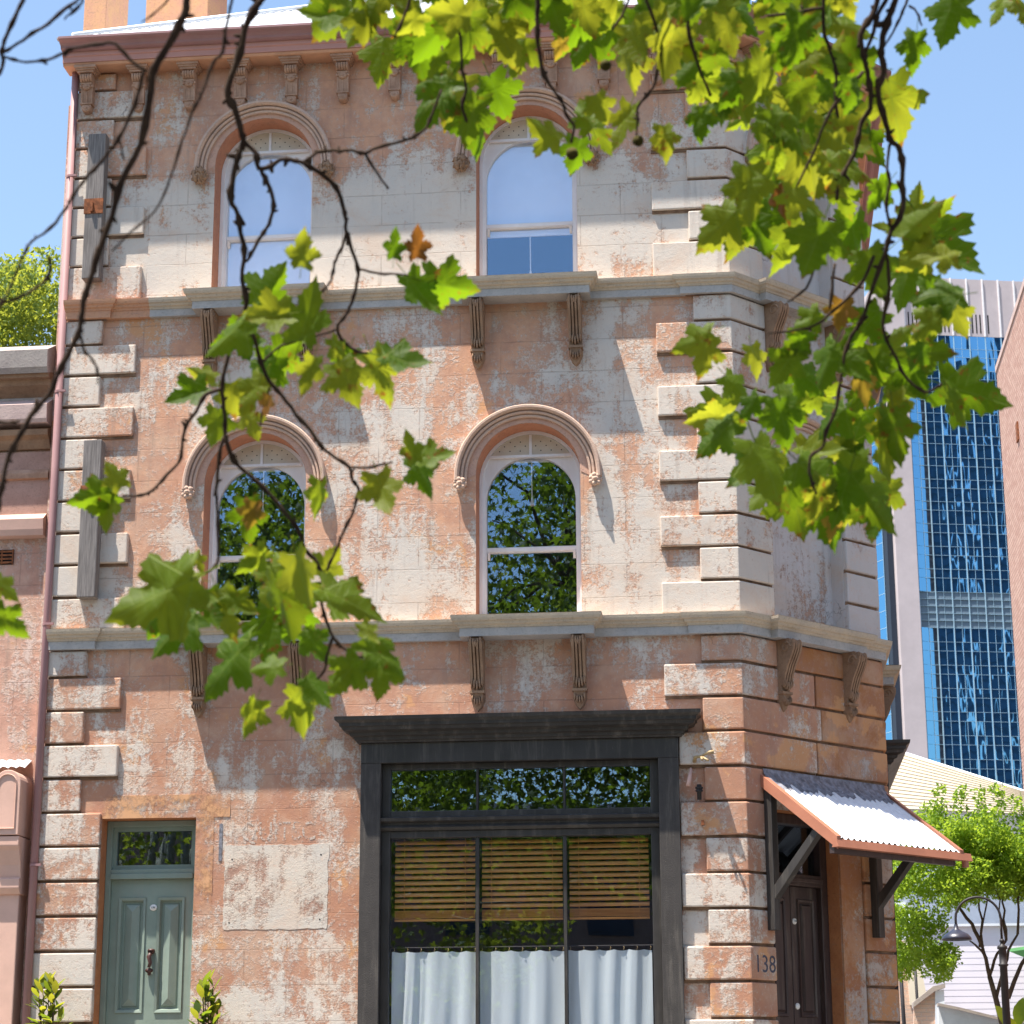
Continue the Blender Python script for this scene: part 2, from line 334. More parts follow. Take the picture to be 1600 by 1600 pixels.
def leafm(name, dark, mid, yel, trans, vein=True, brown=.12):
    k = NT(name); oc = k.objc(); x, y, z = k.sep(oc); r = k.rnd(); p = k.pos()
    n1 = k.noise(p, 9, 4, .6); n2 = k.noise(p, 45, 4, .65)
    t = k.math('ADD', r, k.math('MULTIPLY', k.math('SUBTRACT', n1, .5), .5))
    c = k.mix(k.step(t, .1, .6), dark, mid); c = k.mix(k.math('MULTIPLY', k.step(t, .72, 1.08), .9), c, yel)
    tc = k.mix(k.step(t, .2, .9), trans, k.mix(.5, trans, (.75,.62,.05)))
    if vein:
        ax = k.math('ABSOLUTE', x); ds = []
        for dx, dy in ((0, 1), (.877, .48), (.93, -.36)):
            d = k.math('ABSOLUTE', k.math('SUBTRACT', k.math('MULTIPLY', ax, dy), k.math('MULTIPLY', y, dx)))
            ds.append(d)
        md = k.math('MINIMUM', k.math('MINIMUM', ds[0], ds[1]), ds[2])
        vm = k.math('MULTIPLY', k.step(md, .020, .004), .5)
        sv = k.n('TexWave', wave_type='BANDS', bands_direction='Y'); k.l(oc, sv.inputs[0]); sv.inputs['Scale'].default_value = 2.6; sv.inputs['Distortion'].default_value = 3
        vm = k.math('MAXIMUM', vm, k.math('MULTIPLY', k.step(sv.outputs['Fac'], .93, 1.), .22))
        c = k.mix(vm, c, (.30,.38,.08)); tc = k.mix(k.math('MULTIPLY', vm, .7), tc, (.10,.20,.02))
        rad = k.math('SQRT', k.math('ADD', k.math('MULTIPLY', x, x), k.math('POWER', k.math('SUBTRACT', y, .25), 2)))
        br = k.math('MULTIPLY', k.step(k.math('ADD', rad, k.math('MULTIPLY', k.math('SUBTRACT', n2, .5), .9)), .60, .78), k.step(k.math('FRACT', k.math('MULTIPLY', r, 7.3)),   .42, .50))
        br = k.math('MAXIMUM', br, k.math('MULTIPLY', k.step(n2, .60, .66), k.step(k.math('FRACT', k.math('MULTIPLY', r, 13.7)), .5, .6)))
        c = k.mix(k.math('MULTIPLY', br, .8), c, (.24,.085,.018)); tc = k.mix(k.math('MULTIPLY', br, .8), tc, (.35,.11,.02))
        k.bump(k.math('ADD', k.math('MULTIPLY', vm, -1.), k.math('MULTIPLY', n2, .5)), .5, .004)
    k.col(c); k.rough(.55); k.spec(.22)
    tr = k.n('BsdfTranslucent'); k.l(tc, tr.inputs[0]); mx = k.n('MixShader'); mx.inputs[0].default_value = .52
    k.l(k.b.outputs[0], mx.inputs[1]); k.l(tr.outputs[0], mx.inputs[2]); k.l(mx.outputs[0], k.out.inputs[0]); return k.m
MAT['leaf'] = leafm('plane_leaf', (.036,.080,.006), (.072,.130,.007), (.15,.175,.010), (.215,.37,.008))
MAT['leafstuff'] = leafm('crown_leaf', (.05,.08,.014), (.085,.115,.016), (.16,.17,.025), (.19,.25,.014), vein=False)
MAT['leafpale'] = leafm('pale_leaf', (.12,.21,.02), (.20,.31,.03), (.30,.37,.05), (.45,.60,.05), vein=False)
MAT['leafgrey'] = leafm('greyish_leaf', (.05,.115,.025), (.10,.185,.05), (.15,.22,.07), (.17,.33,.05), vein=False)
MAT['laurel'] = leafm('laurel_leaf', (.035,.075,.018), (.08,.13,.02), (.22,.26,.03), (.25,.34,.02), vein=False)
def bark(name, c, d):
    k = NT(name); p = k.pos(); a = k.noise(p, 14, 6, .7); cc = k.mix(k.step(a, .35, .7), c, d); k.col(cc); k.rough(.9); k.spec(.15); k.bump(k.noise(p, 60, 4), .6, .006); return k.m
MAT['twig'] = bark('twig_bark', (.035,.022,.018), (.075,.050,.036))
MAT['bark'] = bark('plane_bark', (.20,.17,.12), (.38,.35,.27))
MAT['barkdk'] = bark('tree_bark', (.07,.048,.032), (.13,.09,.06))
MAT['seed'] = bark('seed_ball', (.045,.04,.012), (.09,.075,.02))

# ------------------------------------------------------------------ the setting
W = 6.142; CA = R(48); CD = Vector((math.cos(CA), math.sin(CA))); CN = Vector((math.sin(CA), -math.cos(CA))); CL = 1.88
CE = Vector((W, 0)) + CD * CL                              # far end of the chamfered corner
mb = MB(); ys = [-900, -300, -60, -22, -15, -8, -3.2, 40, 140, 900]; zs = [-1.4, -1.4, -1.4, -1.4, -1.0, -.45, -.16, -.16, -.16, -.16]; xs = [-900, -200, -40, -8, 0, 8, 16, 50, 200, 900]
mb.add([(x, y, z) for y, z in zip(ys, zs) for x in xs], [(j*10+i, j*10+i+1, (j+1)*10+i+1, (j+1)*10+i) for j in range(9) for i in range(9)])
struct(mb.build('ground', MAT['ground']))
mb = MB(); mb.add([(x, y, z + .006) for y, z in ((-15, -1.0), (-8, -.45), (-3.2, -.16)) for x in (-60, 60)], [(0,1,3,2), (2,3,5,4)])
struct(mb.build('road', MAT['asphalt']))
mb = MB(); mb.box(-60, 8.6, -3.2, 8, -.3, 0.0); struct(mb.build('pavement', MAT['concrete'], bevel=.02))

# ------------------------------------------------------------------ corner building
B = empty('corner_building', (W/2, 3, 0)); Bi = None
tag(B, 'three storey corner building with peeling pink and cream stucco, quoins and arched windows', 'building')
B.location = (0, 0, 0)
FR = (Vector((0, 0)), Vector((1, 0)), Vector((0, -1)))         # front face frame: origin, along, outwards
CF = (Vector((W, 0)), CD, CN)                                  # chamfered corner face
def P(fr, s, o, z): q = fr[0] + fr[1]*s + fr[2]*o; return (q.x, q.y, z)
def frm(fr, s, z, o=0):                                        # matrix: local x along, -y outwards, z up
    q = fr[0] + fr[1]*s + fr[2]*o
    return Matrix(((fr[1].x, -fr[2].x, 0, q.x), (fr[1].y, -fr[2].y, 0, q.y), (0, 0, 1, z), (0, 0, 0, 1)))
def arch_loop(cx, z0, zs, r, n=20):
    return [(cx - r, z0), (cx + r, z0)] + [(cx + r*math.cos(math.pi*i/n), zs + r*math.sin(math.pi*i/n)) for i in range(n+1)]
def rect_loop(x0, x1, z0, z1): return [(x0, z0), (x1, z0), (x1, z1), (x0, z1)]
def dens(loop, st=.5):
    out = []
    for a, b in zip(loop, loop[1:] + loop[:1]):
        n = max(1, int(math.dist(a, b) / st))
        out += [(a[0] + (b[0]-a[0])*i/n, a[1] + (b[1]-a[1])*i/n) for i in range(n)]
    return out
def sheet(name, fr, outer, holes, mat, parent, off=0.):
    bm = bmesh.new(); ed = []
    for lp in [outer] + holes:
        vs = [bm.verts.new(P(fr, a, off, z)) for a, z in dens(lp)]
        ed += [bm.edges.new((vs[i], vs[(i+1) % len(vs)])) for i in range(len(vs))]
    bmesh.ops.triangle_fill(bm, use_beauty=True, use_dissolve=False, edges=ed)
    n3 = Vector((fr[2].x, fr[2].y, 0))
    for f in bm.faces:
        f.normal_update()
        if f.normal.dot(n3) < 0: f.normal_flip()
    me = bpy.data.meshes.new(name); bm.to_mesh(me); bm.free(); me.materials.append(mat)
    return link(name, me, parent)
def reveal(name, fr, loop, depth, mat, parent, skip_bottom=True):
    mb = MB(); n = len(loop)
    mb.add([P(fr, a, 0.0, z) for a, z in loop] + [P(fr, a, -depth, z) for a, z in loop],
           [(i, (i+1) % n, n + (i+1) % n, n + i) for i in range(1 if skip_bottom else 0, n)])
    return mb.build(name, mat, parent)

Z3, ZS3, Z2, ZS2, RW = 7.52, 8.80, 4.39, 5.685, .468
WX = (1.83, 4.312)
DX0, DX1, DZ = .55, 1.39, 2.70
SX0, SX1, SZ = 2.85, 5.595, 3.30
ST, DW = .035, .095                                          # stilt of the openings, extra depth of the sashes
holes = [arch_loop(cx, z0, zs + ST, RW) for cx in WX for z0, zs in ((Z3, ZS3), (Z2, ZS2))]
sheet('wall', FR, rect_loop(0, W, .0, 10.0), holes + [rect_loop(DX0, DX1, .02, DZ), rect_loop(SX0, SX1, .02, SZ)], MAT['stucco'], B)
CC, CR = .94, .5
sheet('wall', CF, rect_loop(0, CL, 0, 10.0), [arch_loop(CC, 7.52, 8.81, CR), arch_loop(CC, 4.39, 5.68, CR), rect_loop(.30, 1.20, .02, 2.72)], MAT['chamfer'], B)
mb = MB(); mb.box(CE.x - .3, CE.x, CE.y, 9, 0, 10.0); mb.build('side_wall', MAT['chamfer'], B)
mb = MB(); mb.box(0.004, .3, .26, 9, 0, 10.0); mb.build('party_wall', MAT['stucco'], B)
mb = MB(); mb.box(0.004, CE.x, 9, 9.3, 0, 10.0); mb.build('back_wall', MAT['stucco'], B)
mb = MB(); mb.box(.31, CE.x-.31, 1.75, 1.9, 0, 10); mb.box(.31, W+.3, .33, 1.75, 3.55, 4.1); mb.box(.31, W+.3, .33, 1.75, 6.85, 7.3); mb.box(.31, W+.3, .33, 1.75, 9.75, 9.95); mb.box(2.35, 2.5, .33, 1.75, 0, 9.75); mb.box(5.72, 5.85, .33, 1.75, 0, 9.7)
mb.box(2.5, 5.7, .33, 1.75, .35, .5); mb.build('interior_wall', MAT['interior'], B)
for h in holes: reveal('window_reveal', FR, h, .36, MAT['reveal'], B)
for z0, zs in ((7.52, 8.81), (4.39, 5.68)):
    lp = arch_loop(CC, z0, zs, CR); reveal('niche_reveal', CF, lp, .14, MAT['chamfer'], B); sheet('niche_back', CF, lp, [], MAT['chamfer'], B, -.139)
reveal('door_reveal', FR, rect_loop(DX0, DX1, .02, DZ), .26, MAT['doorreveal'], B)
reveal('door_reveal', CF, rect_loop(.30, 1.20, .02, 2.72), .26, MAT['doorreveal'], B)

# --- quoins
T = .042; GV = .025
def quoin(plan, z0, z1, mat='quoin'):
    jz = [random.uniform(-.004, .004) for _ in plan]; n_ = len(plan); mb = MB(); tq = random.uniform(-.004, .004)
    pl = [(x + random.uniform(-.003, .003), y + random.uniform(-.002, .002) + (tq if y < 0 and y > -.1 else 0)) for x, y in plan]
    mb.add([(x, y, z0 + GV/2 + a) for (x, y), a in zip(pl, jz)] + [(x, y, z1 - GV/2 + a*.7) for (x, y), a in zip(pl, jz[::-1])], [tuple(range(n_))[::-1], tuple(range(n_, 2*n_))] + [(i, (i+1) % n_, n_ + (i+1) % n_, n_ + i) for i in range(n_)])
    jn = [(x + (0.0 if y > 0 else .0), y if y > 0 else y*.28) for x, y in plan]
    o = mb.build('quoin', MAT[mat], B, bevel=.011)
    def inn(x, y):                                             # strip face set well behind the stone face
        o_ = (Vector((x, y)) - Vector((W, 0))).dot(CN)
        if x > CE.x + .02: return (CE.x + (x - CE.x)*.3, y)
        if x > W + .03: return (x - CN.x*max(o_, 0)*.7, y - CN.y*max(o_, 0)*.7)
        return (W + (x - W)*.3 if x > W else x, y*.3 if y < 0 else y)
    m2 = MB(); m2.vprism([inn(x, y) for x, y in plan], z0 - GV/2 - .002, z0 + GV/2 + .006); m2.build('groove_shade_strip', MAT['grooveshade'], o)  # dark strip along each joint, groove shade and dirt put into its colour
    return o
def lq(x1, z0, z1): quoin([(0.001, .01), (0.001, -T), (x1, -T), (x1, .01)], z0, z1)
kx = math.tan(CA/2)*T
def rq(x0, s1, z0, z1, mat='quoin'):
    e0 = Vector((W, 0)) + CD*s1; e1 = e0 + CN*T; e2 = e0 - CN*.01
    quoin([(x0, .01), (x0, -T), (W + kx, -T), (e1.x, e1.y), (e2.x, e2.y), (W, .008)], z0, z1, mat)
def cq(s0, s1, z0, z1, mat='chamfer', wrap=False):
    a, b = Vector((W, 0)) + CD*s0, Vector((W, 0)) + CD*s1
    pl = [tuple(a - CN*.01), tuple(a + CN*T)]
    if wrap: pl += [(CE.x + T, CE.y - T*.45 + .0), (CE.x + T, CE.y + .4), (CE.x - .01, CE.y + .4), (CE.x - .01, CE.y)]
    else: pl += [tuple(b + CN*T), tuple(b - CN*.01)]
    quoin(pl, z0, z1, mat)
up = [9.846, 9.66, 9.362, 9.062, 8.762, 8.462, 8.162, 7.862, 7.51]
for i in range(8):
    lg = i % 2 == 1
    lq(.70 if lg else .37, up[i+1], up[i])
    rq(5.47 if lg else 5.80, .44, up[i+1], up[i]); cq(1.45, CL, up[i+1], up[i], wrap=True)
md = [7.335] + [7.087 - .3*i for i in range(9)] + [4.385]
for i in range(10):
    lg = i % 2 == 1
    lq(.68 if lg else .352, md[i+1], md[i])
    rq(5.485 if lg else 5.825, .44, md[i+1], md[i]); cq(1.45, CL, md[i+1], md[i], wrap=True)
lo = [4.205] + [3.959 - .3*i for i in range(13)]
for i in range(13):
    z0, z1 = lo[i+1], lo[i]; lg = i % 2 == 1
    if z0 > 2.75: lq(.675 if lg else .352, z0, z1)
    else: lq(DX0 - .004, z0, z1 if z1 < 2.9 else 2.745)
    x0 = 5.49 if (lg and z0 > 3.5) else (5.60 if lg else 5.812)
    if z0 > 3.0:
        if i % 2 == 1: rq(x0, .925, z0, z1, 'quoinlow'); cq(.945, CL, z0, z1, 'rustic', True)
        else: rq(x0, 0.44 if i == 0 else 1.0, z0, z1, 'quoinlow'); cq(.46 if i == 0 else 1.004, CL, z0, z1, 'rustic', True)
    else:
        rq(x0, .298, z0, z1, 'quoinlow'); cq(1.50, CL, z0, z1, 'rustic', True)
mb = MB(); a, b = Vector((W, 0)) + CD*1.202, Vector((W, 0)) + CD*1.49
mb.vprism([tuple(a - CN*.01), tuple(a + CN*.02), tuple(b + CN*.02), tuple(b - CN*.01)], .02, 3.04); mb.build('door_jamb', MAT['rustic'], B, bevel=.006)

# --- string courses, sills and their brackets
def strpath(d): return [(0, -d), (.385, -d), (.385, 0), (5.755, 0), (5.755, -d), (W + math.tan(CA/2)*d, -d), tuple(CE + CN*d + CD*d*.45), (CE.x + d, CE.y + 3.0)]
def sprof(zb, zt, k=1.0):
    h = zt - zb
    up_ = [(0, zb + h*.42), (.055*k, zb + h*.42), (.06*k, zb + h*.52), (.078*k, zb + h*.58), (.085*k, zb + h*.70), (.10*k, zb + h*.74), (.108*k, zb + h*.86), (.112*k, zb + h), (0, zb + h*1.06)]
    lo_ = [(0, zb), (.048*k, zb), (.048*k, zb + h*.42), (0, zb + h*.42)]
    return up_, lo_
for zb, zt in ((7.335, 7.50), (4.205, 4.38)):
    u, l = sprof(zb, zt)
    sp_ = strpath(.03); cut = .80
    if zb > 7: q_ = [sp_[:3] + [(cut, 0)], [(cut, 0)] + sp_[3:]]
    else: q_ = [sp_]
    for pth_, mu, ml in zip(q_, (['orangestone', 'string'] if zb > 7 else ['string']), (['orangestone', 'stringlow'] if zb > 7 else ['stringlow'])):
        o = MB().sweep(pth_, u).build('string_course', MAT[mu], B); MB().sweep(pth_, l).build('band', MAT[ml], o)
def sill(fr, cx, zb, zt, hw=.53, d=.165):
    u, l = sprof(zb, zt, 1.15)
    pth = [tuple(fr[0] + fr[1]*(cx-hw) - fr[2]*.0), tuple(fr[0] + fr[1]*(cx-hw) + fr[2]*d), tuple(fr[0] + fr[1]*(cx+hw) + fr[2]*d), tuple(fr[0] + fr[1]*(cx+hw))]
    mb = MB().sweep(pth, u); q = [P(fr, cx-hw-.12, .29, zt+.006), P(fr, cx+hw+.12, .29, zt+.006), P(fr, cx+hw+.12, -.26, zt+.03), P(fr, cx-hw-.12, -.26, zt+.03)]
    a = [P(fr, cx-hw, d, zb+.002), P(fr, cx+hw, d, zb+.002), P(fr, cx+hw, 0, zb+.002), P(fr, cx-hw, 0, zb+.002)]
    mb.add([P(fr, cx-hw-.124, d+.126, zt+.003), P(fr, cx+hw+.124, d+.126, zt+.003), P(fr, cx+hw+.124, -.005, zt+.014), P(fr, cx-hw-.124, -.005, zt+.014)], [(0,1,2,3)])
    o = mb.build('sill', MAT['string'], B)
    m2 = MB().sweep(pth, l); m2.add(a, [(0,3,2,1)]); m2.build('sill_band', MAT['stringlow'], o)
    # inner sill under the sash
    m3 = MB(); r = RW - .002 if fr is FR else CR - .002
    m3.add([P(fr, cx-r, .02, zt+.018), P(fr, cx+r, .02, zt+.018), P(fr, cx+r, -.36, zt+.038), P(fr, cx-r, -.36, zt+.038)], [(0,1,2,3)]); m3.build('sill_top', MAT['string'], o)
    return o
for cx in WX:
    sill(FR, cx, 7.332, 7.503); sill(FR, cx, 4.20, 4.375)
sill(CF, CC, 7.332, 7.503, .55, .10); sill(CF, CC, 4.20, 4.375, .55, .10)

def bracket_mesh(sc=1.0):
    pr = [(0, 0), (.20, 0), (.225, -.02), (.235, -.06), (.225, -.11), (.19, -.18), (.145, -.26), (.11, -.35), (.092, -.44), (.088, -.50), (.0, -.50)]
    mb = MB(); w = .058
    mb.xprism([(-o*sc*.92 + .006, z) for o, z in pr], -w, w)
    rib = [(o, z) for o, z in pr if -.46 < z < -.05]
    for i in range(4):
        xc = -w + .012 + i * (2*w - .024)/3; hw = .0115 if i in (0, 3) else .0085
        mb.xprism([(-o*sc*.92 - .024, z) for o, z in rib] + [(-o*sc*.92 + .01, z) for o, z in rib[::-1]], xc-hw, xc+hw)
    for x in (-.042, -.021, 0, .021, .042): mb.blob((x, -.218*sc, -.045 - .012*(2 - abs(x)/.021)), .016, (.8, 1.8, 2.4), 6, 5)
    for x, dz in ((-.045, 0), (-.024, -.02), (0, -.035), (.024, -.02), (.045, 0)):
        mb.blob((x, -.095*sc - .004, -.415 + dz), .017, (.72, 2.1, 2.9), 6, 5)
    mb.box(-.064, .064, -.105, .01, -.525, -.50)
    mb.prism([(-.06, -.525), (.06, -.525), (.062, -.58), (.035, -.655), (0, -.69), (-.035, -.655), (-.062, -.58)], lambda a, b: (a, .0, b), lambda a, b: (a*.8, -.075 - (b+.6)*.25, b*1.0))
    for x, dz, t in ((-.042, 0, .5), (-.021, -.02, .25), (0, -.03, 0), (.021, -.02, -.25), (.042, 0, -.5)):
        mb.blob((x, -.085, -.575 + dz), .014, (.8, 2.2, 2.6), 6, 5)
    for sx in (-1, 1): mb.lathe([(.0, .006), (.03, .006), (.034, 0), (.05, 0), (.055, -.004)], (sx*.0, 0, 0), 10) if False else None
    for sx in (-1, 1):                                                   # side scroll
        pts = [(sx*(w+.002), -(.15*sc + .055*math.cos(t*1.2)*(1-t/9)), -.085 + .055*math.sin(t*1.2)*(1-t/9)) for t in [i*.5 for i in range(14)]]
        mb.tube(pts, .009, 5)
    return smooth_angle_mesh(mb.mesh('sill_bracket', MAT['carvedk']))
def smooth_angle_mesh(me, deg=35):
    for p in me.polygons: p.use_smooth = True
    try: me.set_sharp_from_angle(angle=R(deg))
    except Exception: pass
    return me
bmesh_ = bracket_mesh()
for fr, cx in ((FR, WX[0]), (FR, WX[1]), (CF, CC)):
    for zt in (7.333, 4.201):
        for sx in (-1, 1): link('sill_bracket', bmesh_, B, 0, frm(fr, cx + sx*.445, zt) @ Matrix.Diagonal((1, 1, .915, 1)))
def console_mesh():
    mb = MB()
    mb.box(-.105, .105, -.185, .01, -.03, 0); mb.box(-.092, .092, -.17, .01, -.05, -.03); mb.box(-.078, .078, -.155, .01, -.075, -.05)
    for i in range(5):
        x = -.048 + i*.024
        mb.xprism([(.0, -.075), (-.125, -.075), (-.145, -.10), (-.147, -.125), (-.135, -.15), (-.105, -.17), (0, -.17)], x-.0095, x+.0095)
    mb.xprism([(.0, -.075), (-.115, -.075), (-.128, -.12), (-.10, -.165), (-.085, -.19), (-.075, -.30), (-.062, -.42), (0, -.42)], -.056, .056)
    for x in (-.047, 0, .047): mb.xprism([(0, -.285), (-.083, -.285), (-.07, -.415), (0, -.415)], x-.0085, x+.0085)
    mb.box(-.05, .05, -.105, 0, -.20, -.18)
    mb.lathe([(.04, 0), (.04, .098), (.03, .108), (.012, .108), (.012, .116), (0, .116)], (0, 0, -.225), 12, 'y'); mb.box(-.040, .040, -.098, 0, -.225, -.19)
    for sx in (-1, 1): mb.blob((sx*.052, -.085, -.215), .016, (1, 1, 1.2), 7, 5)
    mb.box(-.06, .06, -.085, 0, -.435, -.42)
    mb.lathe([(.045, 0), (.045, .075), (.034, .088), (.012, .088), (.012, .096), (0, .096)], (0, 0, -.485), 12, 'y'); mb.box(-.045, .045, -.075, 0, -.485, -.43)
    return smooth_angle_mesh(mb.mesh('eave_console', MAT['carve']))
cm = console_mesh()
for i in range(13): link('eave_console', cm, B, 0, frm(FR, .115 + .4935*i, 9.848, .002 if 0 < i < 11 else T) @ Matrix.Diagonal((1, 1, .83, 1)))
for s in (.35, .94, 1.53): link('eave_console', cm, B, 0, frm(CF, s, 9.848, .002 if s == .94 else T) @ Matrix.Diagonal((1, 1, .83, 1)))

# --- hood moulds over the arches
def hood(fr, cx, zs, r0, drop=.03):
    pf = [(.0, 0), (.0, .030), (.010, .036), (.020, .036), (.024, .022), (.030, .022), (.034, .048), (.046, .056), (.054, .052), (.057, .034), (.063, .034), (.067, .070), (.082, .088), (.100, .088), (.110, .074), (.112, .05), (.112, 0)]
    mb = MB(); n = 36; k = len(pf); vs = []
    for i in range(-1, n+2):
        a = math.pi * min(max(i, 0), n)/n
        for rr, o in pf:
            q = (cx + (r0+rr)*math.cos(a), zs + (r0+rr)*math.sin(a) - (drop if i in (-1, n+1) else 0)); vs.append(P(fr, q[0], o, q[1]))
    m = n + 3
    mb.add(vs, [(i*k+j, (i+1)*k+j, (i+1)*k+j+1, i*k+j+1) for i in range(m-1) for j in range(k-1)] + [tuple(range(k)), tuple(range((m-1)*k, m*k))[::-1]])
    o = mb.build('hood_mould', MAT['hood'], B); smooth_angle(o, 30); return o
def archband(fr, cx, z0, zs, r0, r1):
    mb = MB(); n = 28; vs = []
    pts = [math.pi*i/n for i in range(n+1)]
    for a in pts:
        for rr, o, st in ((r0, .004, ST), (r1, .004, 0)): vs.append(P(fr, cx + rr*math.cos(a), o, zs + st + rr*math.sin(a)))
    mb.add(vs, [(2*i, 2*i+2, 2*i+3, 2*i+1) for i in range(n)]); return mb.build('arch_band', MAT['archband'], B)
def stop_mesh(kind):
    mb = MB(); random.seed(5 + kind)
    if kind == 0:                                                       # leafy boss
        mb.blob((0, -.04, -.05), .072, (1, .9, 1), 12, 9)
        for i in range(46):
            a = random.uniform(0, 6.283); b = math.acos(random.uniform(-.95, .95)); q = Vector((math.sin(b)*math.cos(a), -abs(math.sin(b)*math.sin(a)), math.cos(b)))
            mb.blob((q.x*.074, -.04 + q.y*.066, -.05 + q.z*.074), random.uniform(.012, .020), (random.uniform(.6, 1.4), 1, random.uniform(.6, 1.5)), 6, 4)
        for sx in (-1, 1): mb.blob((sx*.02, -.085, .015), .018, (.8, 1, 1.6), 6, 5)
    else:                                                               # flower bud
        mb.blob((0, -.045, -.03), .05, (1, 1, 1), 12, 8)
        for i in range(7):
            a = 6.283*i/7; mb.blob((.04*math.cos(a), -.05 - .022*abs(math.sin(a)), -.03 + .04*math.sin(a)), .024, (1, 1, 1), 8, 6)
        mb.blob((0, -.10, -.03), .018, (1, 1, 1), 7, 5)
        for sx in (-1, 1): mb.blob((sx*.03, -.05, .012), .017, (1.3, 1, .8), 7, 5)
    return smooth_angle_mesh(mb.mesh('label_stop', MAT['carvedk'] if kind == 0 else MAT['hood']), 50)
st3, st2 = stop_mesh(0), stop_mesh(1)
for cx in WX:
    for zs, st in ((ZS3, st3), (ZS2, st2)):
        h = hood(FR, cx, zs + .0, .548); archband(FR, cx, 0, zs, RW + .002, .547)
        for sx in (-1, 1): link('label_stop', st, h, 0, frm(FR, cx + sx*(.548 + .058), zs - .03))
for zs, st in ((8.81, st3), (5.68, st2)):
    h = hood(CF, CC, zs, .56)
    for sx in (-1, 1): link('label_stop', st, h, 0, frm(CF, CC + sx*.63, zs - .03))

SD = (CE, Vector((0, 1)), Vector((1, 0)))
for zt_s in (7.503, 4.375):
    sill(SD, 1.75, zt_s - .172, zt_s)
    for sx in (-1, 1): link('sill_bracket', bmesh_, B, 0, frm(SD, 1.75 + sx*.445, zt_s - .17) @ Matrix.Diagonal((1, 1, .915, 1)))
# --- sash windows
def arch_plate(mb, cx, outer, inner, y0, y1):
    """plate between two arched outlines (same count), from depth y0 (front) to y1"""
    n = len(outer); vs = []
    for yy in (y0, y1):
        for lp in (outer, inner): vs += [(cx + a, yy, z) for a, z in lp]
    fs = []
    for i in range(n):
        j = (i+1) % n
        fs += [(i, j, n+j, n+i), (2*n+i, 3*n+i, 3*n+j, 2*n+j), (n+i, n+j, 3*n+j, 3*n+i), (i, 2*n+i, 2*n+j, j)]
    mb.add(vs, fs)
def aloop(r, z0, zs, n=24): return [(-r, z0), (r, z0)] + [(r*math.cos(math.pi*i/n), zs + r*math.sin(math.pi*i/n)) for i in range(n+1)]
def window(cx, z0, zs):
    wn = empty('window'); wn.parent = B; wn.location = (0, DW, 0); zs += ST
    zg = zs - .175; rg = .398; mid = z0 + (zs + RW - z0)*.385
    mb = MB(); arch_plate(mb, cx, aloop(RW-.001, z0+.03, zs), aloop(rg+.006, z0+.085, zg), .17, .235)
    mb.build('frame', MAT['white'], wn)
    mb = MB(); arch_plate(mb, cx, aloop(RW-.002, z0+.032, zs), aloop(RW-.032, z0+.06, zs), .14, .17); mb.build('frame_bead', MAT['white'], wn)
    # perforated ventilator under the arch head
    zl = zs + .235; r = RW - .034; a0 = math.asin((zl - zs)/r); n = 14
    seg = [(r*math.cos(a0 + (math.pi - 2*a0)*i/n), zs + r*math.sin(a0 + (math.pi - 2*a0)*i/n)) for i in range(n+1)]
    mb = MB(); mb.prism(seg, lambda a, z: (cx+a, .150, z), lambda a, z: (cx+a, .169, z)); v = mb.build('vent_panel', MAT['tan'], wn)
    mb = MB(); hw = r*math.cos(a0)
    mb.box(cx-hw-.012, cx+hw+.012, .135, .168, zl-.02, zl+.004); mb.box(cx-.012, cx+.012, .138, .150, zl, zs+r-.003); mb.build('vent_rail', MAT['white'], wn)
    mb = MB()
    for q in range(14):
        x = -hw + .09 + (2*hw-.18)*q/13 if False else 0
    for row, z in enumerate((zl+.045, zl+.09, zl+.13)):
        lim = math.sqrt(max(r*r - (z-zs)**2, 0)) - .05; k = int(2*lim/.085)
        for q in range(k+1):
            x = -lim + 2*lim*q/max(k, 1)
            if abs(x) > .025: mb.lathe([(0, .0015), (.006, .0015), (.006, 0)], (cx+x, .150, z), 6, 'y')
    if mb.v: struct(mb.build('vent_hole', MAT['black'], wn), 'stuff')
    # sashes
    mb = MB(); mb.box(cx-rg-.01, cx+rg+.01, .185, .228, mid-.022, mid+.028); mb.box(cx-rg-.004, cx+rg+.004, .178, .185, mid-.012, mid+.018); mb.build('meeting_rail', MAT['white'], wn)
    for sx in (-1, 1):
        mb = MB(); mb.xprism([(.172, mid-.022), (.205, mid-.022), (.205, mid-.085), (.188, mid-.07)], cx+sx*(rg-.012)-.011, cx+sx*(rg-.012)+.011); mb.build('sash_horn', MAT['white'], wn)
    gl = [(a, z) for a, z in aloop(rg+.004, mid+.028, zg)]
    mb = MB(); mb.prism(gl, lambda a, z: (cx+a, .205, z), lambda a, z: (cx+a, .209, z)); mb.build('pane', MAT['glass'], wn)
    mb = MB(); mb.box(cx-rg-.004, cx+rg+.004, .214, .218, z0+.084, mid-.02); mb.build('pane', MAT['glass'], wn)
    return wn, zg, rg, mid
info = {}
for cx in WX:
    for z0, zs in ((Z3, ZS3), (Z2, ZS2)): info[(cx, z0)] = window(cx, z0, zs)
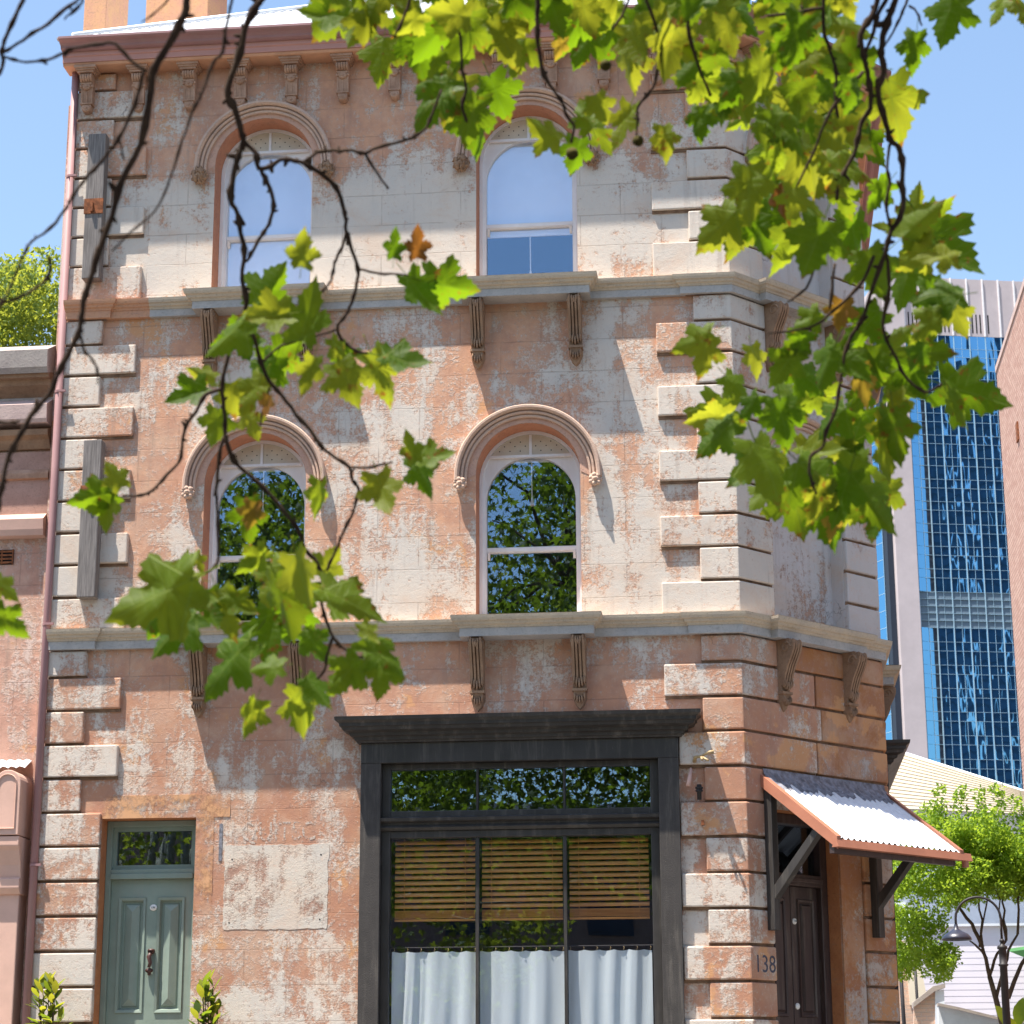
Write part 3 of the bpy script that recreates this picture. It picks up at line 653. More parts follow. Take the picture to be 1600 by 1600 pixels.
def blind(cx, z0, z1, label):
    mb = MB(); n = 10
    mb.box(cx-.43, cx+.43, .238, .241, z0, z1); mb.tube([(cx-.44, .29, z1+.02), (cx+.44, .29, z1+.02)], .022, 10)
    e = empty('roller_blind', (0, DW, 0)); mb.build('fabric', MAT['blindw'], e)
    mb = MB(); mb.box(cx-.43, cx+.43, .230, .248, z0-.022, z0+.004); mb.build('bottom_bar', MAT['blindw'], e)
    mb = MB(); zl = z0 - .022; L = .33
    mb.tube([(cx+.0, .238, zl), (cx+.002, .238, zl-L)], .006, 6); mb.lathe([(.004, 0), (.009, -.02), (.021, -.06), (.024, -.072), (.012, -.082), (0, -.083)], (cx+.002, .238, zl-L), 10); mb.build('pull_cord', MAT['enamel'], e)
    return tag(e, label, 'blind')
m3 = info[(WX[1], Z3)][3]
blind(WX[1], m3 - .065, ZS3 + .5, 'white roller blind half drawn with hanging cord, top right arched window')
blind(WX[0], Z3 + .20, ZS3 + .5, 'white roller blind drawn nearly down in the top left arched window')
m2_ = info[(WX[1], Z2)][3]
for cx, lb in ((WX[1], 'white roller blind cord and bar rolled high, first floor window above the shopfront'), (WX[0], 'rolled up white roller blind, first floor window above the green door')):
    blind(cx, ZS2 + .25, ZS2 + .45, lb)

# --- eaves: gutter, fascia, soffit, roof
def eavepath(d): return [(-.10, -d), (W + math.tan(CA/2)*d, -d), tuple(CE + CN*d + CD*d*.45), (CE.x + d, CE.y + 6)]
MB().sweep(eavepath(0), [(0, 9.848), (.205, 9.848), (.215, 9.858), (.22, 9.873), (0, 9.873)]).build('soffit', MAT['soffit'], B)
MB().sweep(eavepath(.0), [(0, 9.875), (.232, 9.875), (.236, 9.925), (.25, 9.932), (.252, 9.995), (0, 9.995)]).build('fascia', MAT['fascia'], B)
MB().sweep(eavepath(.0), [(.254, 9.975), (.29, 9.975), (.312, 9.985), (.318, 10.005), (.345, 10.025), (.385, 10.035), (.40, 10.045), (.40, 10.066), (.388, 10.066), (.386, 10.05), (.30, 10.01), (.254, 10.01)]).build('gutter', MAT['mauve'], B)
mb = MB(); mb.tube([(-.022, -.062, 9.9), (-.022, -.062, .02)], .034, 12)
dp = mb.build('downpipe', MAT['mauve'], B, smooth=True)
for z in (8.77, 6.63, 4.44, 2.3):
    mb = MB(); mb.lathe([(.034, -.012), (.039, -.012), (.039, .012), (.034, .012)], (-.022, -.062, z), 12); mb.box(-.03, .05, -.105, -.085, z-.01, z+.01); mb.build('pipe_clip', MAT['mauve'], dp)
# hipped roof of corrugated sheet
SL = math.tan(R(32)); EZ = 10.065; xa, ya = -.13, -.36
mb = MB(); xs = np.arange(xa, W + .55, .0127); vs = []
for i, x in enumerate(xs):
    dpt = max(.02, min(x - xa, 3.6)); zc = .009*math.sin(2*math.pi*x/.0762)
    for t in (0, 1): vs.append((x, ya + dpt*t, EZ + dpt*t*SL + zc))
mb.add(vs, [(2*i, 2*i+2, 2*i+3, 2*i+1) for i in range(len(xs)-1)]); rf = mb.build('roof', MAT['zinc'], B, smooth=True, fix=False)
mb = MB(); vs = []
for i, y in enumerate(np.arange(ya, 8.9, .0254)):
    dpt = max(.02, min(y - ya, 3.6, 9.2 - y)); zc = .009*math.sin(2*math.pi*y/.0762)
    for t in (0, 1): vs.append((xa + dpt*t, y, EZ + dpt*t*SL + zc))
mb.add(vs, [(2*i, 2*i+1, 2*i+3, 2*i+2) for i in range(len(vs)//2-1)]); mb.build('roof_side', MAT['zinc'], rf, smooth=True, fix=False)
mb = MB(); mb.add([(W+.3, ya, EZ-.01), (CE.x+.35, CE.y+.1, EZ-.01), (CE.x+.35, 9, EZ-.01), (3.4, 9, EZ+3.59*SL), (3.4, ya+3.6, EZ+3.6*SL), (W+.3, ya+3.6, EZ+3.6*SL-.7)], [(0,1,5), (1,2,3), (1,3,4), (1,4,5)]); mb.build('roof_back', MAT['zinc'], rf, fix=False)
mb = MB(); mb.tube([(xa+.12, ya+.12, EZ+.12*SL+.012), (xa+3.6, ya+3.6, EZ+3.6*SL+.02)], .03, 8); mb.tube([(xa+3.6, ya+3.6, EZ+3.6*SL+.02), (W, ya+3.6, EZ+3.6*SL+.02)], .05, 8); mb.build('ridge_cap', MAT['zinc'], rf, smooth=True)
def chimney(x, y, w_, d_, z0, z1):
    mb = MB(); mb.box(x-w_/2, x+w_/2, y, y+d_, z0, z1); c = mb.build('chimney', MAT['chim'], rf, bevel=.01)
    mb = MB(); mb.box(x-w_/2-.06, x+w_/2+.06, y-.06, y+d_+.06, z1, z1+.08); mb.box(x-w_/2-.1, x+w_/2+.1, y-.1, y+d_+.1, z1+.08, z1+.2); mb.build('chimney_cap', MAT['chim'], rf, bevel=.01)
ca, cb = at(131, 20, 2.2).x, at(166, 20, 2.2).x; chimney((ca+cb)/2, 2.2, cb-ca, .8, 10, 13.0)
ca, cb = at(228, 10, 6.5).x, at(325, 10, 6.5).x; chimney((ca+cb)/2, 6.5, cb-ca, 1.0, 10, 15.5)

# --- weathered timbers bolted to the left quoins
for nm, x0, x1, z0, z1, pz in (('timber_post', .165, .335, 7.70, 9.16, 8.42), ('timber_post', .265, .435, 4.66, 6.13, 5.62)):
    mb = MB(); mb.box(x0, x1, -T-.115, -T+.004, z0, z1); o = mb.build(nm, MAT['timber'], B, bevel=.008)
    mb = MB(); mb.box(x0-.006, x1+.006, -T-.124, -T-.112, pz-.075, pz+.075); mb.box(x0+.06, x0+.085, -T-.15, -T-.124, pz-.06, pz+.03); mb.build('iron_plate', MAT['rust'], o)

# --- green door
D = empty('door'); D.parent = B; D['label'] = 'sage green panelled door with fanlight'
yd = .20
mb = MB()
for x0, x1 in ((DX0+.002, DX0+.05), (DX1-.05, DX1-.002)): mb.box(x0, x1, yd-.04, yd+.06, .02, DZ-.003)
mb.box(DX0+.05, DX1-.05, yd-.04, yd+.06, DZ-.055, DZ-.003); mb.box(DX0+.05, DX1-.05, yd-.04, yd+.06, 2.235, 2.275); mb.box(DX0+.05, DX1-.05, yd-.055, yd+.05, 2.19, 2.236); mb.build('frame', MAT['green'], D, bevel=.004)
mb = MB(); mb.prism(rect_loop(DX0+.05, DX1-.05, 2.275, DZ-.055), lambda a, z: (a, yd+.02, z), lambda a, z: (a, yd+.024, z)); mb.build('fanlight_pane', MAT['glass'], D)
mb = MB()
for r_ in (rect_loop(DX0+.05, DX0+.085, 2.275, 2.645), rect_loop(DX1-.085, DX1-.05, 2.275, 2.645), rect_loop(DX0+.085, DX1-.085, 2.275, 2.315), rect_loop(DX0+.085, DX1-.085, 2.61, 2.645)):
    mb.prism(r_, lambda a, z: (a, yd, z), lambda a, z: (a, yd+.04, z))
mb.build('fanlight_frame', MAT['green'], D)
mb = MB(); x0, x1 = DX0+.052, DX1-.052; px = ((x0+.075, x0+.315), (x1-.315, x1-.075)); pz = ((1.05, 2.03), (.25, .85))
zl = [.03] + [v for a, b in sorted(pz) for v in (a, b)] + [2.188]
for i in range(0, 6, 2): mb.box(x0, x1, yd, yd+.045, zl[i], zl[i+1])
for a, b in sorted(pz):
    for u, v in ((x0, px[0][0]), (px[0][1], px[1][0]), (px[1][1], x1)): mb.box(u, v, yd, yd+.045, a, b)
mb.build('door_leaf', MAT['green'], D)
for a, b in pz:
    for u, v in px:
        mb = MB(); mb.box(u, v, yd+.028, yd+.04, a, b)
        n = [(u, a), (v, a), (v, b), (u, b)]
        def fr_(e0, y0, e1, y1):
            o = [(u+e0, a+e0), (v-e0, a+e0), (v-e0, b-e0), (u+e0, b-e0)]; i_ = [(u+e1, a+e1), (v-e1, a+e1), (v-e1, b-e1), (u+e1, b-e1)]
            mb.add([(x, y0, z) for x, z in o] + [(x, y1, z) for x, z in i_], [(k, (k+1) % 4, 4+(k+1) % 4, 4+k) for k in range(4)])
        fr_(0, yd-.012, .022, yd-.006); fr_(.0, yd+.001, .0001, yd-.012); fr_(.022, yd-.006, .034, yd+.027)
        fr_(.050, yd+.028, .058, yd+.016)
        o = [(u+.058, a+.058), (v-.058, a+.058), (v-.058, b-.058), (u+.058, b-.058)]; cx_ = (u+v)/2; hx = (v-u)/2 - .058
        mb.add([(x, yd+.016, z) for x, z in o] + [(cx_, yd-.012, a+.058+hx), (cx_, yd-.012, b-.058-hx)], [(0, 1, 4), (1, 2, 5, 4), (2, 3, 5), (3, 0, 4, 5)])
        mb.build('door_panel', MAT['green'], D)
kx_, kz = .985, 1.49
mb = MB(); mb.blob((kx_, yd-.02, kz+.075), .028, (1.1, .8, .8)); mb.lathe([(.0, -.012), (.034, -.008), (.03, .008), (0, .014)], (kx_, yd-.02, kz+.088), 10)
mb.tube([(kx_, yd-.03, kz+.07), (kx_-.013, yd-.045, kz+.03), (kx_, yd-.04, kz-.02), (kx_-.01, yd-.045, kz-.06)], [.016, .02, .016, .014], 8); mb.blob((kx_-.012, yd-.025, kz-.085), .032, (1.1, .7, .7)); mb.blob((kx_-.012, yd-.02, kz-.112), .016, (1, .7, 1)); mb.build('knocker', MAT['knock'], D, smooth=True)
mb = MB(); mb.lathe([(0, .012), (.026, .011), (.034, .004), (.034, 0)], (0, 0, 0), 18, 'y'); o = mb.build('number_plate', MAT['enamel'], D, smooth=True); o.location = (.985, yd, 1.945); o.scale = (1, 1, .82)
def text(s, size, mat, parent, mw, ext=.001, name='lettering', squash=1):
    c = bpy.data.curves.new(name, 'FONT'); c.body = s; c.size = size; c.extrude = ext; c.align_x = 'CENTER'; c.align_y = 'CENTER'; c.resolution_u = 3; c.materials.append(mat)
    tmp = bpy.data.objects.new('tmp', c); COL.objects.link(tmp); bpy.context.view_layer.update()
    me = bpy.data.meshes.new_from_object(tmp.evaluated_get(bpy.context.evaluated_depsgraph_get())); bpy.data.objects.remove(tmp)
    o = bpy.data.objects.new(name, me); COL.objects.link(o); o.parent = parent; o.matrix_local = mw @ Matrix.Rotation(math.pi/2, 4, 'X') @ Matrix.Diagonal((squash, 1, 1, 1)); return o
text('136', .026, MAT['inkgrey'], D, Matrix.Translation((.985, yd-.0125, 1.945)))
mb = MB(); mb.box(DX0-.1, DX1+.1, -.25, .26, 0.001, .02); mb.build('doorstep', MAT['string'], B)

# --- render patch and ghost lettering
mb = MB(); mb = MB(); lp_ = [(1.655 + .91*i/22, 1.73) for i in range(22)] + [(2.565, 1.73 + .72*i/18) for i in range(18)] + [(2.565 - .91*i/22, 2.45) for i in range(22)] + [(1.655, 2.45 - .72*i/18) for i in range(18)]
lp_ = [(x + random.uniform(-.008, .008), z + random.uniform(-.008, .008)) for x, z in lp_]; mb.prism(lp_, lambda a, z: (a, -.0028, z), lambda a, z: (a, .001, z)); pt = mb.build('render_patch', MAT['patch'], B)
mb = MB()
for x, z in ((1.72, 2.33), (1.71, 1.79), (2.50, 2.36), (2.50, 1.81)): mb.lathe([(0, .0015), (.007, .0015), (.007, 0)], (x, -.0028, z), 8, 'y')
mb.build('bolt_hole', MAT['black'], pt)
mb = MB(); mb.box(1.60, 1.628, -.005, .001, 2.32, 2.64); mb.build('mortar_streak', MAT['leadgrey'], B)
def ghost():
    k = NT('ghost_lettering'); p = k.pos(); a = k.noise(p, 22, 6, .75); t = k.n('BsdfTransparent'); mx = k.n('MixShader'); k.col((.66,.56,.48)); k.rough(.95); k.spec(.1)
    k.l(k.math('MULTIPLY', k.step(a, .46, .58), .85), mx.inputs[0]); k.l(t.outputs[0], mx.inputs[1]); k.l(k.b.outputs[0], mx.inputs[2]); k.l(mx.outputs[0], k.out.inputs[0]); return k.m
text('QUITSC', .23, ghost(), B, Matrix.Translation((2.12, -.0015, 2.56)), .0012, 'ghost_lettering', .82)
mb = MB(); mb.box(DX0-.001, DX1+.30, -.0055, .001, DZ+.001, DZ+.20); mb.box(DX1+.001, DX1+.16, -.0055, .001, 1.9, DZ+.001); mb.build('orange_wash', MAT['orangewash'], B)

# --- shopfront
SF = empty('shopfront'); SF.parent = B; SF['label'] = 'charcoal timber shopfront with cornice and three tall panes'
for x0, x1 in ((SX0, SX0+.175), (SX1-.175, SX1)):
    mb = MB(); mb.box(x0, x1, -.075, .12, .02, 3.13); mb.build('pilaster', MAT['charrough'], SF, bevel=.004)
mb = MB(); mb.box(SX0, SX1, -.078, .12, 3.131, 3.305); mb.build('frieze', MAT['char'], SF, bevel=.003)
pf = [(0, 3.306), (.03, 3.306), (.035, 3.318), (.05, 3.326), (.055, 3.35), (.085, 3.362), (.09, 3.385), (.14, 3.402), (.15, 3.428), (.165, 3.433), (.168, 3.46), (.20, 3.482), (.205, 3.51), (0, 3.525)]
MB().sweep([(SX0-.0, .0), (SX0-.0, -.075), (SX1+.0, -.075), (SX1+.0, .0)], pf).build('cornice', MAT['char'], SF)
mb = MB(); mb.add([(SX0-.2, -.28, 3.512), (SX1+.2, -.28, 3.512), (SX1+.2, 0, 3.535), (SX0-.2, 0, 3.535)], [(0,1,2,3)]); mb.build('cornice_flashing', MAT['leadgrey'], SF)
ix0, ix1 = SX0+.175, SX1-.175
mb = MB()
for x0, x1 in ((ix0+.001, ix0+.075), (ix1-.075, ix1-.001)): mb.box(x0, x1, .0, .11, .3, 3.13)
mb.box(ix0+.075, ix1-.075, .0, .11, 3.08, 3.13); mb.box(ix0+.075, ix1-.075, .0, .11, 2.665, 2.72); mb.box(ix0+.075, ix1-.075, .0, .11, 2.49, 2.55); mb.build('frame', MAT['char'], SF, bevel=.005)
mb = MB().sweep([(ix0, 0.001), (ix1, 0.001)], [(0, 2.55), (.02, 2.552), (.045, 2.575), (.02, 2.60), (.022, 2.615), (.06, 2.63), (.065, 2.655), (.03, 2.668), (0, 2.67)]); mb.build('transom_moulding', MAT['char'], SF)
mb = MB(); mb.box(ix0+.001, ix1-.001, -.03, .12, .02, .62); mb.build('stall_riser', MAT['char'], SF, bevel=.004)
gx0, gx1 = ix0+.075, ix1-.075; mx_ = [gx0, 3.855, 4.607, gx1]
for i in (1, 2):
    mb = MB(); mb.box(mx_[i]-.014, mx_[i]+.014, .012, .08, .62, 2.49); mb.build('mullion', MAT['char'], SF, bevel=.003)
    mb = MB(); mb.box(mx_[i]-.009, mx_[i]+.009, .012, .08, 2.72, 3.08); mb.build('mullion', MAT['char'], SF, bevel=.003)
for i in range(3):
    a, b = mx_[i] + (.014 if i else 0), mx_[i+1] - (.014 if i < 2 else 0)
    mb = MB(); mb.box(a, b, .040, .044, .62, 2.49); mb.build('pane', MAT['shopglass'], SF)
    mb = MB(); mb.box(a, b, .040, .044, 2.72, 3.08); mb.build('transom_pane', MAT['glass'], SF)
y0 = CE.y + .42
MB().sweep([(CE.x, y0), (CE.x + .075, y0), (CE.x + .075, y0 + 3.2), (CE.x, y0 + 3.2)], pf).build('side_cornice', MAT['char'], SF)
mb = MB(); mb.box(CE.x + .001, CE.x + .075, y0 + .001, y0 + 3.199, .02, 3.305); mb.build('side_pilaster', MAT['charrough'], SF)
which = ('left', 'middle', 'right')
sm = MB(); sm.prism([(-.022, .004), (-.012, .011), (.0, .013), (.012, .011), (.022, .004), (.022, .001), (0, .010), (-.022, .001)], lambda a, b: (-.5, a, b), lambda a, b: (.5, a, b))
smesh = sm.mesh('slat', MAT['slat'])
for i in range(3):
    a, b = mx_[i] + .03, mx_[i+1] - .03
    e = empty('venetian_blind', ((a+b)/2, .125, 1.78)); tag(e, f'brown timber venetian blind behind the {which[i]} shop pane', 'blind', 'timber blinds in the shop window')
    def put(nm, me_, z, sx, rot=0.0):
        o = link(nm, me_, e); o.location = (0, 0, z - 1.78); o.scale = (sx, 1, 1); o.rotation_euler = (rot, 0, 0); return o
    for k in range(12): put('slat', smesh, 2.46 - .0495*k, b - a, R(52))
    for k in range(6): put('slat', smesh, 1.815 + .011*k, b - a, R(4))
    mb = MB(); mb.box(a, b, .15, .19, 1.79, 1.808); o = mb.build('bottom_rail', MAT['slat'], e); o.location = (-(a+b)/2, -.17, -1.78)
    mb = MB()
    for q in (.12, .88): mb.tube([(a + (b-a)*q, .143, 2.49), (a + (b-a)*q, .143, 1.80)], .0022, 5)
    o = mb.build('ladder_cord', MAT['slat'], e); o.location = (-(a+b)/2, -.17, -1.78)
    c = empty('cafe_curtain', ((a+b)/2, .082, .6)); tag(c, f'pale blue linen cafe curtain behind the {which[i]} shop pane', 'curtain', 'cafe curtains in the shop window')
    random.seed(30 + i); fold = [(random.uniform(.3, 1.), random.uniform(18, 40), random.uniform(0, 6.28)) for _ in range(4)]
    nx, nz = 90, 12; mb = MB(); vs = []
    for j in range(nz+1):
        z = .62 + (1.535-.62)*j/nz; t = j/nz
        for k in range(nx+1):
            x = a - .015 + (b-a+.03)*k/nx
            d = sum(am*math.sin(fq*(x + .02*math.sin(3*z+ph)) + ph) for am, fq, ph in fold)
            d2 = math.sin(d*1.1)*.022*(1.1 - .4*t)
            sag = -.010*abs(math.sin(math.pi*(x-a)/.125)) if j == nz else 0
            vs.append((x - (a+b)/2, d2, z + sag - .6))
    mb.add(vs, [(j*(nx+1)+k, j*(nx+1)+k+1, (j+1)*(nx+1)+k+1, (j+1)*(nx+1)+k) for j in range(nz) for k in range(nx)]); mb.build('fabric', MAT['cloth'], c, smooth=True, fix=False)
    mb = MB()
    for k in range(7):
        x = a + (b-a)*k/6 - (a+b)/2; mb.tube([(x, 0, .93), (x+.008, -.006, .95), (x, .004, .966)], .0025, 5)
    struct(mb.build('hook', MAT['brass'], c), 'stuff')
mb = MB(); mb.tube([(gx0, .085, 1.567), (gx1, .085, 1.567)], .006, 8); tag(mb.build('curtain_rod', MAT['iron']), 'thin dark rod carrying the cafe curtains across the shop window', 'rod')

# --- brown door in the chamfered corner
CDr = empty('corner_door'); CDr.parent = B; CDr['label'] = 'dark brown panelled door under the small awning'
CDr.matrix_local = frm(CF, 0, 0)
s0, s1, yd = .302, 1.198, .18
mb = MB()
for a, b in ((s0, s0+.09), (s1-.09, s1)): mb.box(a, b, yd-.05, yd+.06, .02, 2.715)
mb.box(s0+.09, s1-.09, yd-.05, yd+.06, 2.63, 2.715); mb.box(s0+.09, s1-.09, yd-.06, yd+.06, 2.10, 2.20); mb.box(s0+.09, s1-.09, yd-.075, yd-.06, 2.13, 2.17); mb.build('frame', MAT['brown'], CDr, bevel=.006)
mb = MB(); mb.box(s0+.09, s1-.09, yd+.02, yd+.024, 2.20, 2.63); mb.build('fanlight_pane', MAT['glass'], CDr)
a, b = s0+.092, s1-.092; m_ = (a+b)/2; mb = MB()
mb.box(a, m_-.003, yd, yd+.045, .03, 2.098); mb.box(m_+.003, b, yd, yd+.045, .03, 2.098); mb.build('door_leaf', MAT['brown'], CDr, bevel=.004)
for u, v in ((a+.07, m_-.09), (m_+.09, b-.07)):
    for zz0, zz1 in ((1.0, 1.98), (.2, .85)):
        mb = MB()
        def fr2(e0, y0, e1, y1):
            o = [(u+e0, zz0+e0), (v-e0, zz0+e0), (v-e0, zz1-e0), (u+e0, zz1-e0)]; i_ = [(u+e1, zz0+e1), (v-e1, zz0+e1), (v-e1, zz1-e1), (u+e1, zz1-e1)]
            mb.add([(x, y0, z) for x, z in o] + [(x, y1, z) for x, z in i_], [(k, (k+1) % 4, 4+(k+1) % 4, 4+k) for k in range(4)])
        fr2(-.012, yd-.001, -.006, yd-.016); fr2(-.006, yd-.016, .014, yd-.012); fr2(.014, yd-.012, .02, yd-.002); fr2(.03, yd-.002, .045, yd-.022)
        mb.add([(x, yd-.022, z) for x, z in ((u+.045, zz0+.045), (v-.045, zz0+.045), (v-.045, zz1-.045), (u+.045, zz1-.045))], [(0,1,2,3)]); mb.build('door_panel', MAT['brown'], CDr)
for zz, nm in ((1.80, '138'), (1.08, None)):
    mb = MB(); mb.lathe([(0, .012), (.022, .010), (.028, .004), (.028, 0)], (m_+.045, yd, zz), 16, 'y'); o = mb.build('enamel_disc', MAT['enamel'], CDr, smooth=True)
    if nm: text(nm, .022, MAT['inkgrey'], CDr, Matrix.Translation((m_+.045, yd-.0125, zz)))
text('138', .205, MAT['inkgrey'], B, frm(CF, .150, 1.395, T+.0012), .0012, 'house_number', .88)

# --- small corrugated awning
A = empty('awning'); A.parent = B; A.matrix_local = frm(CF, 0, 0); A['label'] = 'white corrugated iron awning with rust red edge flashing'
a0, a1, zt, zb, od = .17, 1.87, 2.95, 2.365, .84
def ap(s, t, up=0): return (s, -(T + (od - T)*t), zt + (zb - zt)*t + up)
mb = MB(); xs = np.arange(a0+.03, a1-.03, .0095); vs = []; n = 8
for x in xs:
    for j in range(n+1): vs.append(ap(x, j/n*1.01, .024 + .012*math.sin(2*math.pi*x/.0762)))
mb.add(vs, [(i*(n+1)+j, (i+1)*(n+1)+j, (i+1)*(n+1)+j+1, i*(n+1)+j+1) for i in range(len(xs)-1) for j in range(n)]); mb.build('corrugated_sheet', MAT['zinc'], A, smooth=True, fix=False)
mb = MB(); vs = []
for x in xs:
    zc = .014*math.sin(2*math.pi*x/.0762)
    vs += [(x, -T-.002, zt+.10), (x, -T-.012, zt+.055), ap(x, .10, .030 + zc*.8 + .006*math.sin(x*37)), ap(x, .20, .026 + zc*.85 + .006*math.sin(x*23))]
mb.add(vs, [(i*4+j, (i+1)*4+j, (i+1)*4+j+1, i*4+j+1) for i in range(len(xs)-1) for j in range(3)]); mb.build('flashing', MAT['leadgrey'], A, smooth=True, fix=False)
MAT['rustflash'] = plain('rust_red_paint', (.42,.17,.105), .5, .35, .08, 3, .05)
for s_, sg in ((a0, 1), (a1, -1)):
    mb = MB(); e = sg*.055
    mb.add([ap(s_, -.02, .045), ap(s_, 1.02, .045), ap(s_+e, 1.02, .05), ap(s_+e, -.02, .05), ap(s_, -.02, -.06), ap(s_, 1.02, -.06), ap(s_+e*.2, -.02, -.06), ap(s_+e*.2, 1.02, -.06)], [(0,1,2,3), (0,4,5,1), (4,6,7,5), (6,3,2,7), (1,5,7,2), (0,3,6,4)]); mb.build('barge_flashing', MAT['rustflash'], A)
yo = -(od + .015)
mb = MB(); mb.add([(a0-.01, yo, zb+.012), (a1+.10, yo, zb+.012), (a1+.10, yo-.02, zb-.055), (a0-.01, yo-.02, zb-.055), (a0-.01, yo+.05, zb-.055), (a1+.10, yo+.05, zb-.055), (a1+.1, yo+.01, zb+.012), (a0-.01, yo+.01, zb+.012)], [(0,1,2,3), (3,2,5,4), (0,3,4,7), (1,6,5,2), (4,5,6,7)]); mb.build('gutter', MAT['rustflash'], A)
mb = MB(); mb.tube([(a1+.03, yo+.01, zb-.05), (a1+.03, yo+.01, zb-.11)], .03, 10); mb.build('spout', MAT['rustflash'], A)
mb = MB(); mb.box(a0+.02, a1-.06, yo+.05, yo+.10, zb-.10, zb-.005); mb.build('beam', MAT['brown'], A)
mb = MB()
for q in range(5):
    s_ = a0 + .1 + (a1-a0-.2)*q/4
    mb.add([ap(s_-.02, .02, -.005), ap(s_+.02, .02, -.005), ap(s_+.02, .97, -.005), ap(s_-.02, .97, -.005), ap(s_-.02, .02, -.07), ap(s_+.02, .02, -.07), ap(s_+.02, .97, -.07), ap(s_-.02, .97, -.07)], [(0,1,2,3), (7,6,5,4), (0,4,5,1), (1,5,6,2), (2,6,7,3), (3,7,4,0)])
mb.build('rafter', MAT['brown'], A)
for s_ in (a0+.065, a1-.26):
    mb = MB(); mb.box(s_-.038, s_+.038, -T-.085, -T-.001, 1.68, 2.86); mb.build('wall_post', MAT['char'], A, bevel=.004)
    mb = MB(); p0, p1 = (-T-.05, 1.96), (-.60, 2.47); mb.xprism([(p0[0], p0[1]-.06), (p0[0], p0[1]+.06), (p1[0]-.02, p1[1]+.055), (p1[0]-.075, p1[1]+.02)], s_-.034, s_+.034); mb.build('brace', MAT['char'], A, bevel=.003)

# --- bits on the wall by the shopfront
mb = MB(); mb.tube([(5.73, -T-.0, 3.10), (5.74, -T-.08, 3.12), (5.79, -T-.13, 3.12), (5.86, -T-.16, 3.15), (5.90, -T-.16, 3.15)], [.02, .014, .012, .013, .02], 8); mb.tube([(5.79, -T-.13, 3.12), (5.80, -T-.2, 3.08)], .012, 7); mb.tube([(5.79, -T-.13, 3.12), (5.85, -T-.22, 3.07)], .010, 7)
mb.build('light_bracket', MAT['brass'], B, smooth=True)
mb = MB(); mb.tube([(5.695, -.01, 3.04), (5.70, -.07, 3.02), (5.685, -.09, 2.94), (5.675, -.10, 2.88)], [.011, .014, .018, .022], 10); mb.build('pipe_stub', MAT['copper'], B, smooth=True)
mb = MB(); mb.lathe([(0, .03), (.02, .03), (.022, .012), (.034, .008), (.034, -.004), (.026, -.006), (.026, -.016), (.034, -.02), (.030, -.03), (.02, -.034), (.018, -.10), (0, -.10)], (5.765, -T-.06, 2.86), 12); mb.build('insulator', MAT['iron'], B, smooth=True)
mb = MB(); mb.box(5.775, 5.80, -T-.05, -T, 2.55, 2.59); mb.build('wall_hook', MAT['rust'], B)

# ------------------------------------------------------------------ terrace house to the left
N = empty('terrace_house', (0, 0, 0)); tag(N, 'lower pink rendered house with moulded parapet left of the downpipe', 'house')
Yn = .16
mb = MB(); mb.box(-5.4, -.135, Yn, 8, 0, 6.9); mb.build('wall', MAT['pinkwall'], N)
mb = MB(); mb.box(-.135, -.002, .12, 8, 0, 9.6); mb.build('party_wall', MAT['pinkwall'], N)
MAT['parapet'] = stone('parapet_stone', (.42,.37,.33), (.33,.28,.26)); MAT['purple'] = stone('maroon_render', (.40,.24,.19), (.48,.30,.24)); MAT['palemould'] = stone('pale_mould', (.62,.47,.42), (.52,.38,.35))
def band(nm, pr, m): MB().sweep([(-5.4, Yn), (-.14, Yn)], [(o_, z_ - .34*o_) for o_, z_ in pr]).build(nm, MAT[m], N)
band('parapet_coping', [(0, 6.90), (.22, 6.90), (.25, 6.96), (.26, 7.13), (.0, 7.17)], 'parapet')
band('cornice', [(0, 6.66), (.02, 6.66), (.05, 6.70), (.12, 6.78), (.14, 6.84), (.19, 6.86), (.20, 6.899), (0, 6.899)], 'carvedk')
band('frieze', [(0, 6.56), (.02, 6.56), (.02, 6.658), (0, 6.658)], 'parapet')
band('frieze_ledge', [(0, 6.36), (.17, 6.42), (.19, 6.46), (.20, 6.60), (.03, 6.635), (0, 6.635)], 'palemould')
band('moulding', [(0, 6.14), (.04, 6.16), (.08, 6.25), (.13, 6.30), (.14, 6.355), (0, 6.355)], 'carvedk')
band('panel', [(0, 5.46), (.03, 5.46), (.03, 6.13), (0, 6.13)], 'purple')
band('panel_bead', [(.03, 5.86), (.06, 5.88), (.06, 5.93), (.03, 5.96)], 'carve')
band('string', [(0, 5.30), (.10, 5.34), (.12, 5.40), (.13, 5.50), (.04, 5.535), (0, 5.535)], 'pinkpaint')
mb = MB(); mb.box(-.66, -.44, Yn-.006, Yn+.01, 5.06, 5.20); v = mb.build('air_vent', MAT['black'], N)
mb = MB()
for i in range(4): mb.box(-.655, -.445, Yn-.016, Yn-.006, 5.07 + .034*i, 5.087 + .034*i)
for x in (-.66, -.555, -.452): mb.box(x, x+.012, Yn-.018, Yn-.0065, 5.06, 5.20)
mb.build('grille', MAT['rust'], v)
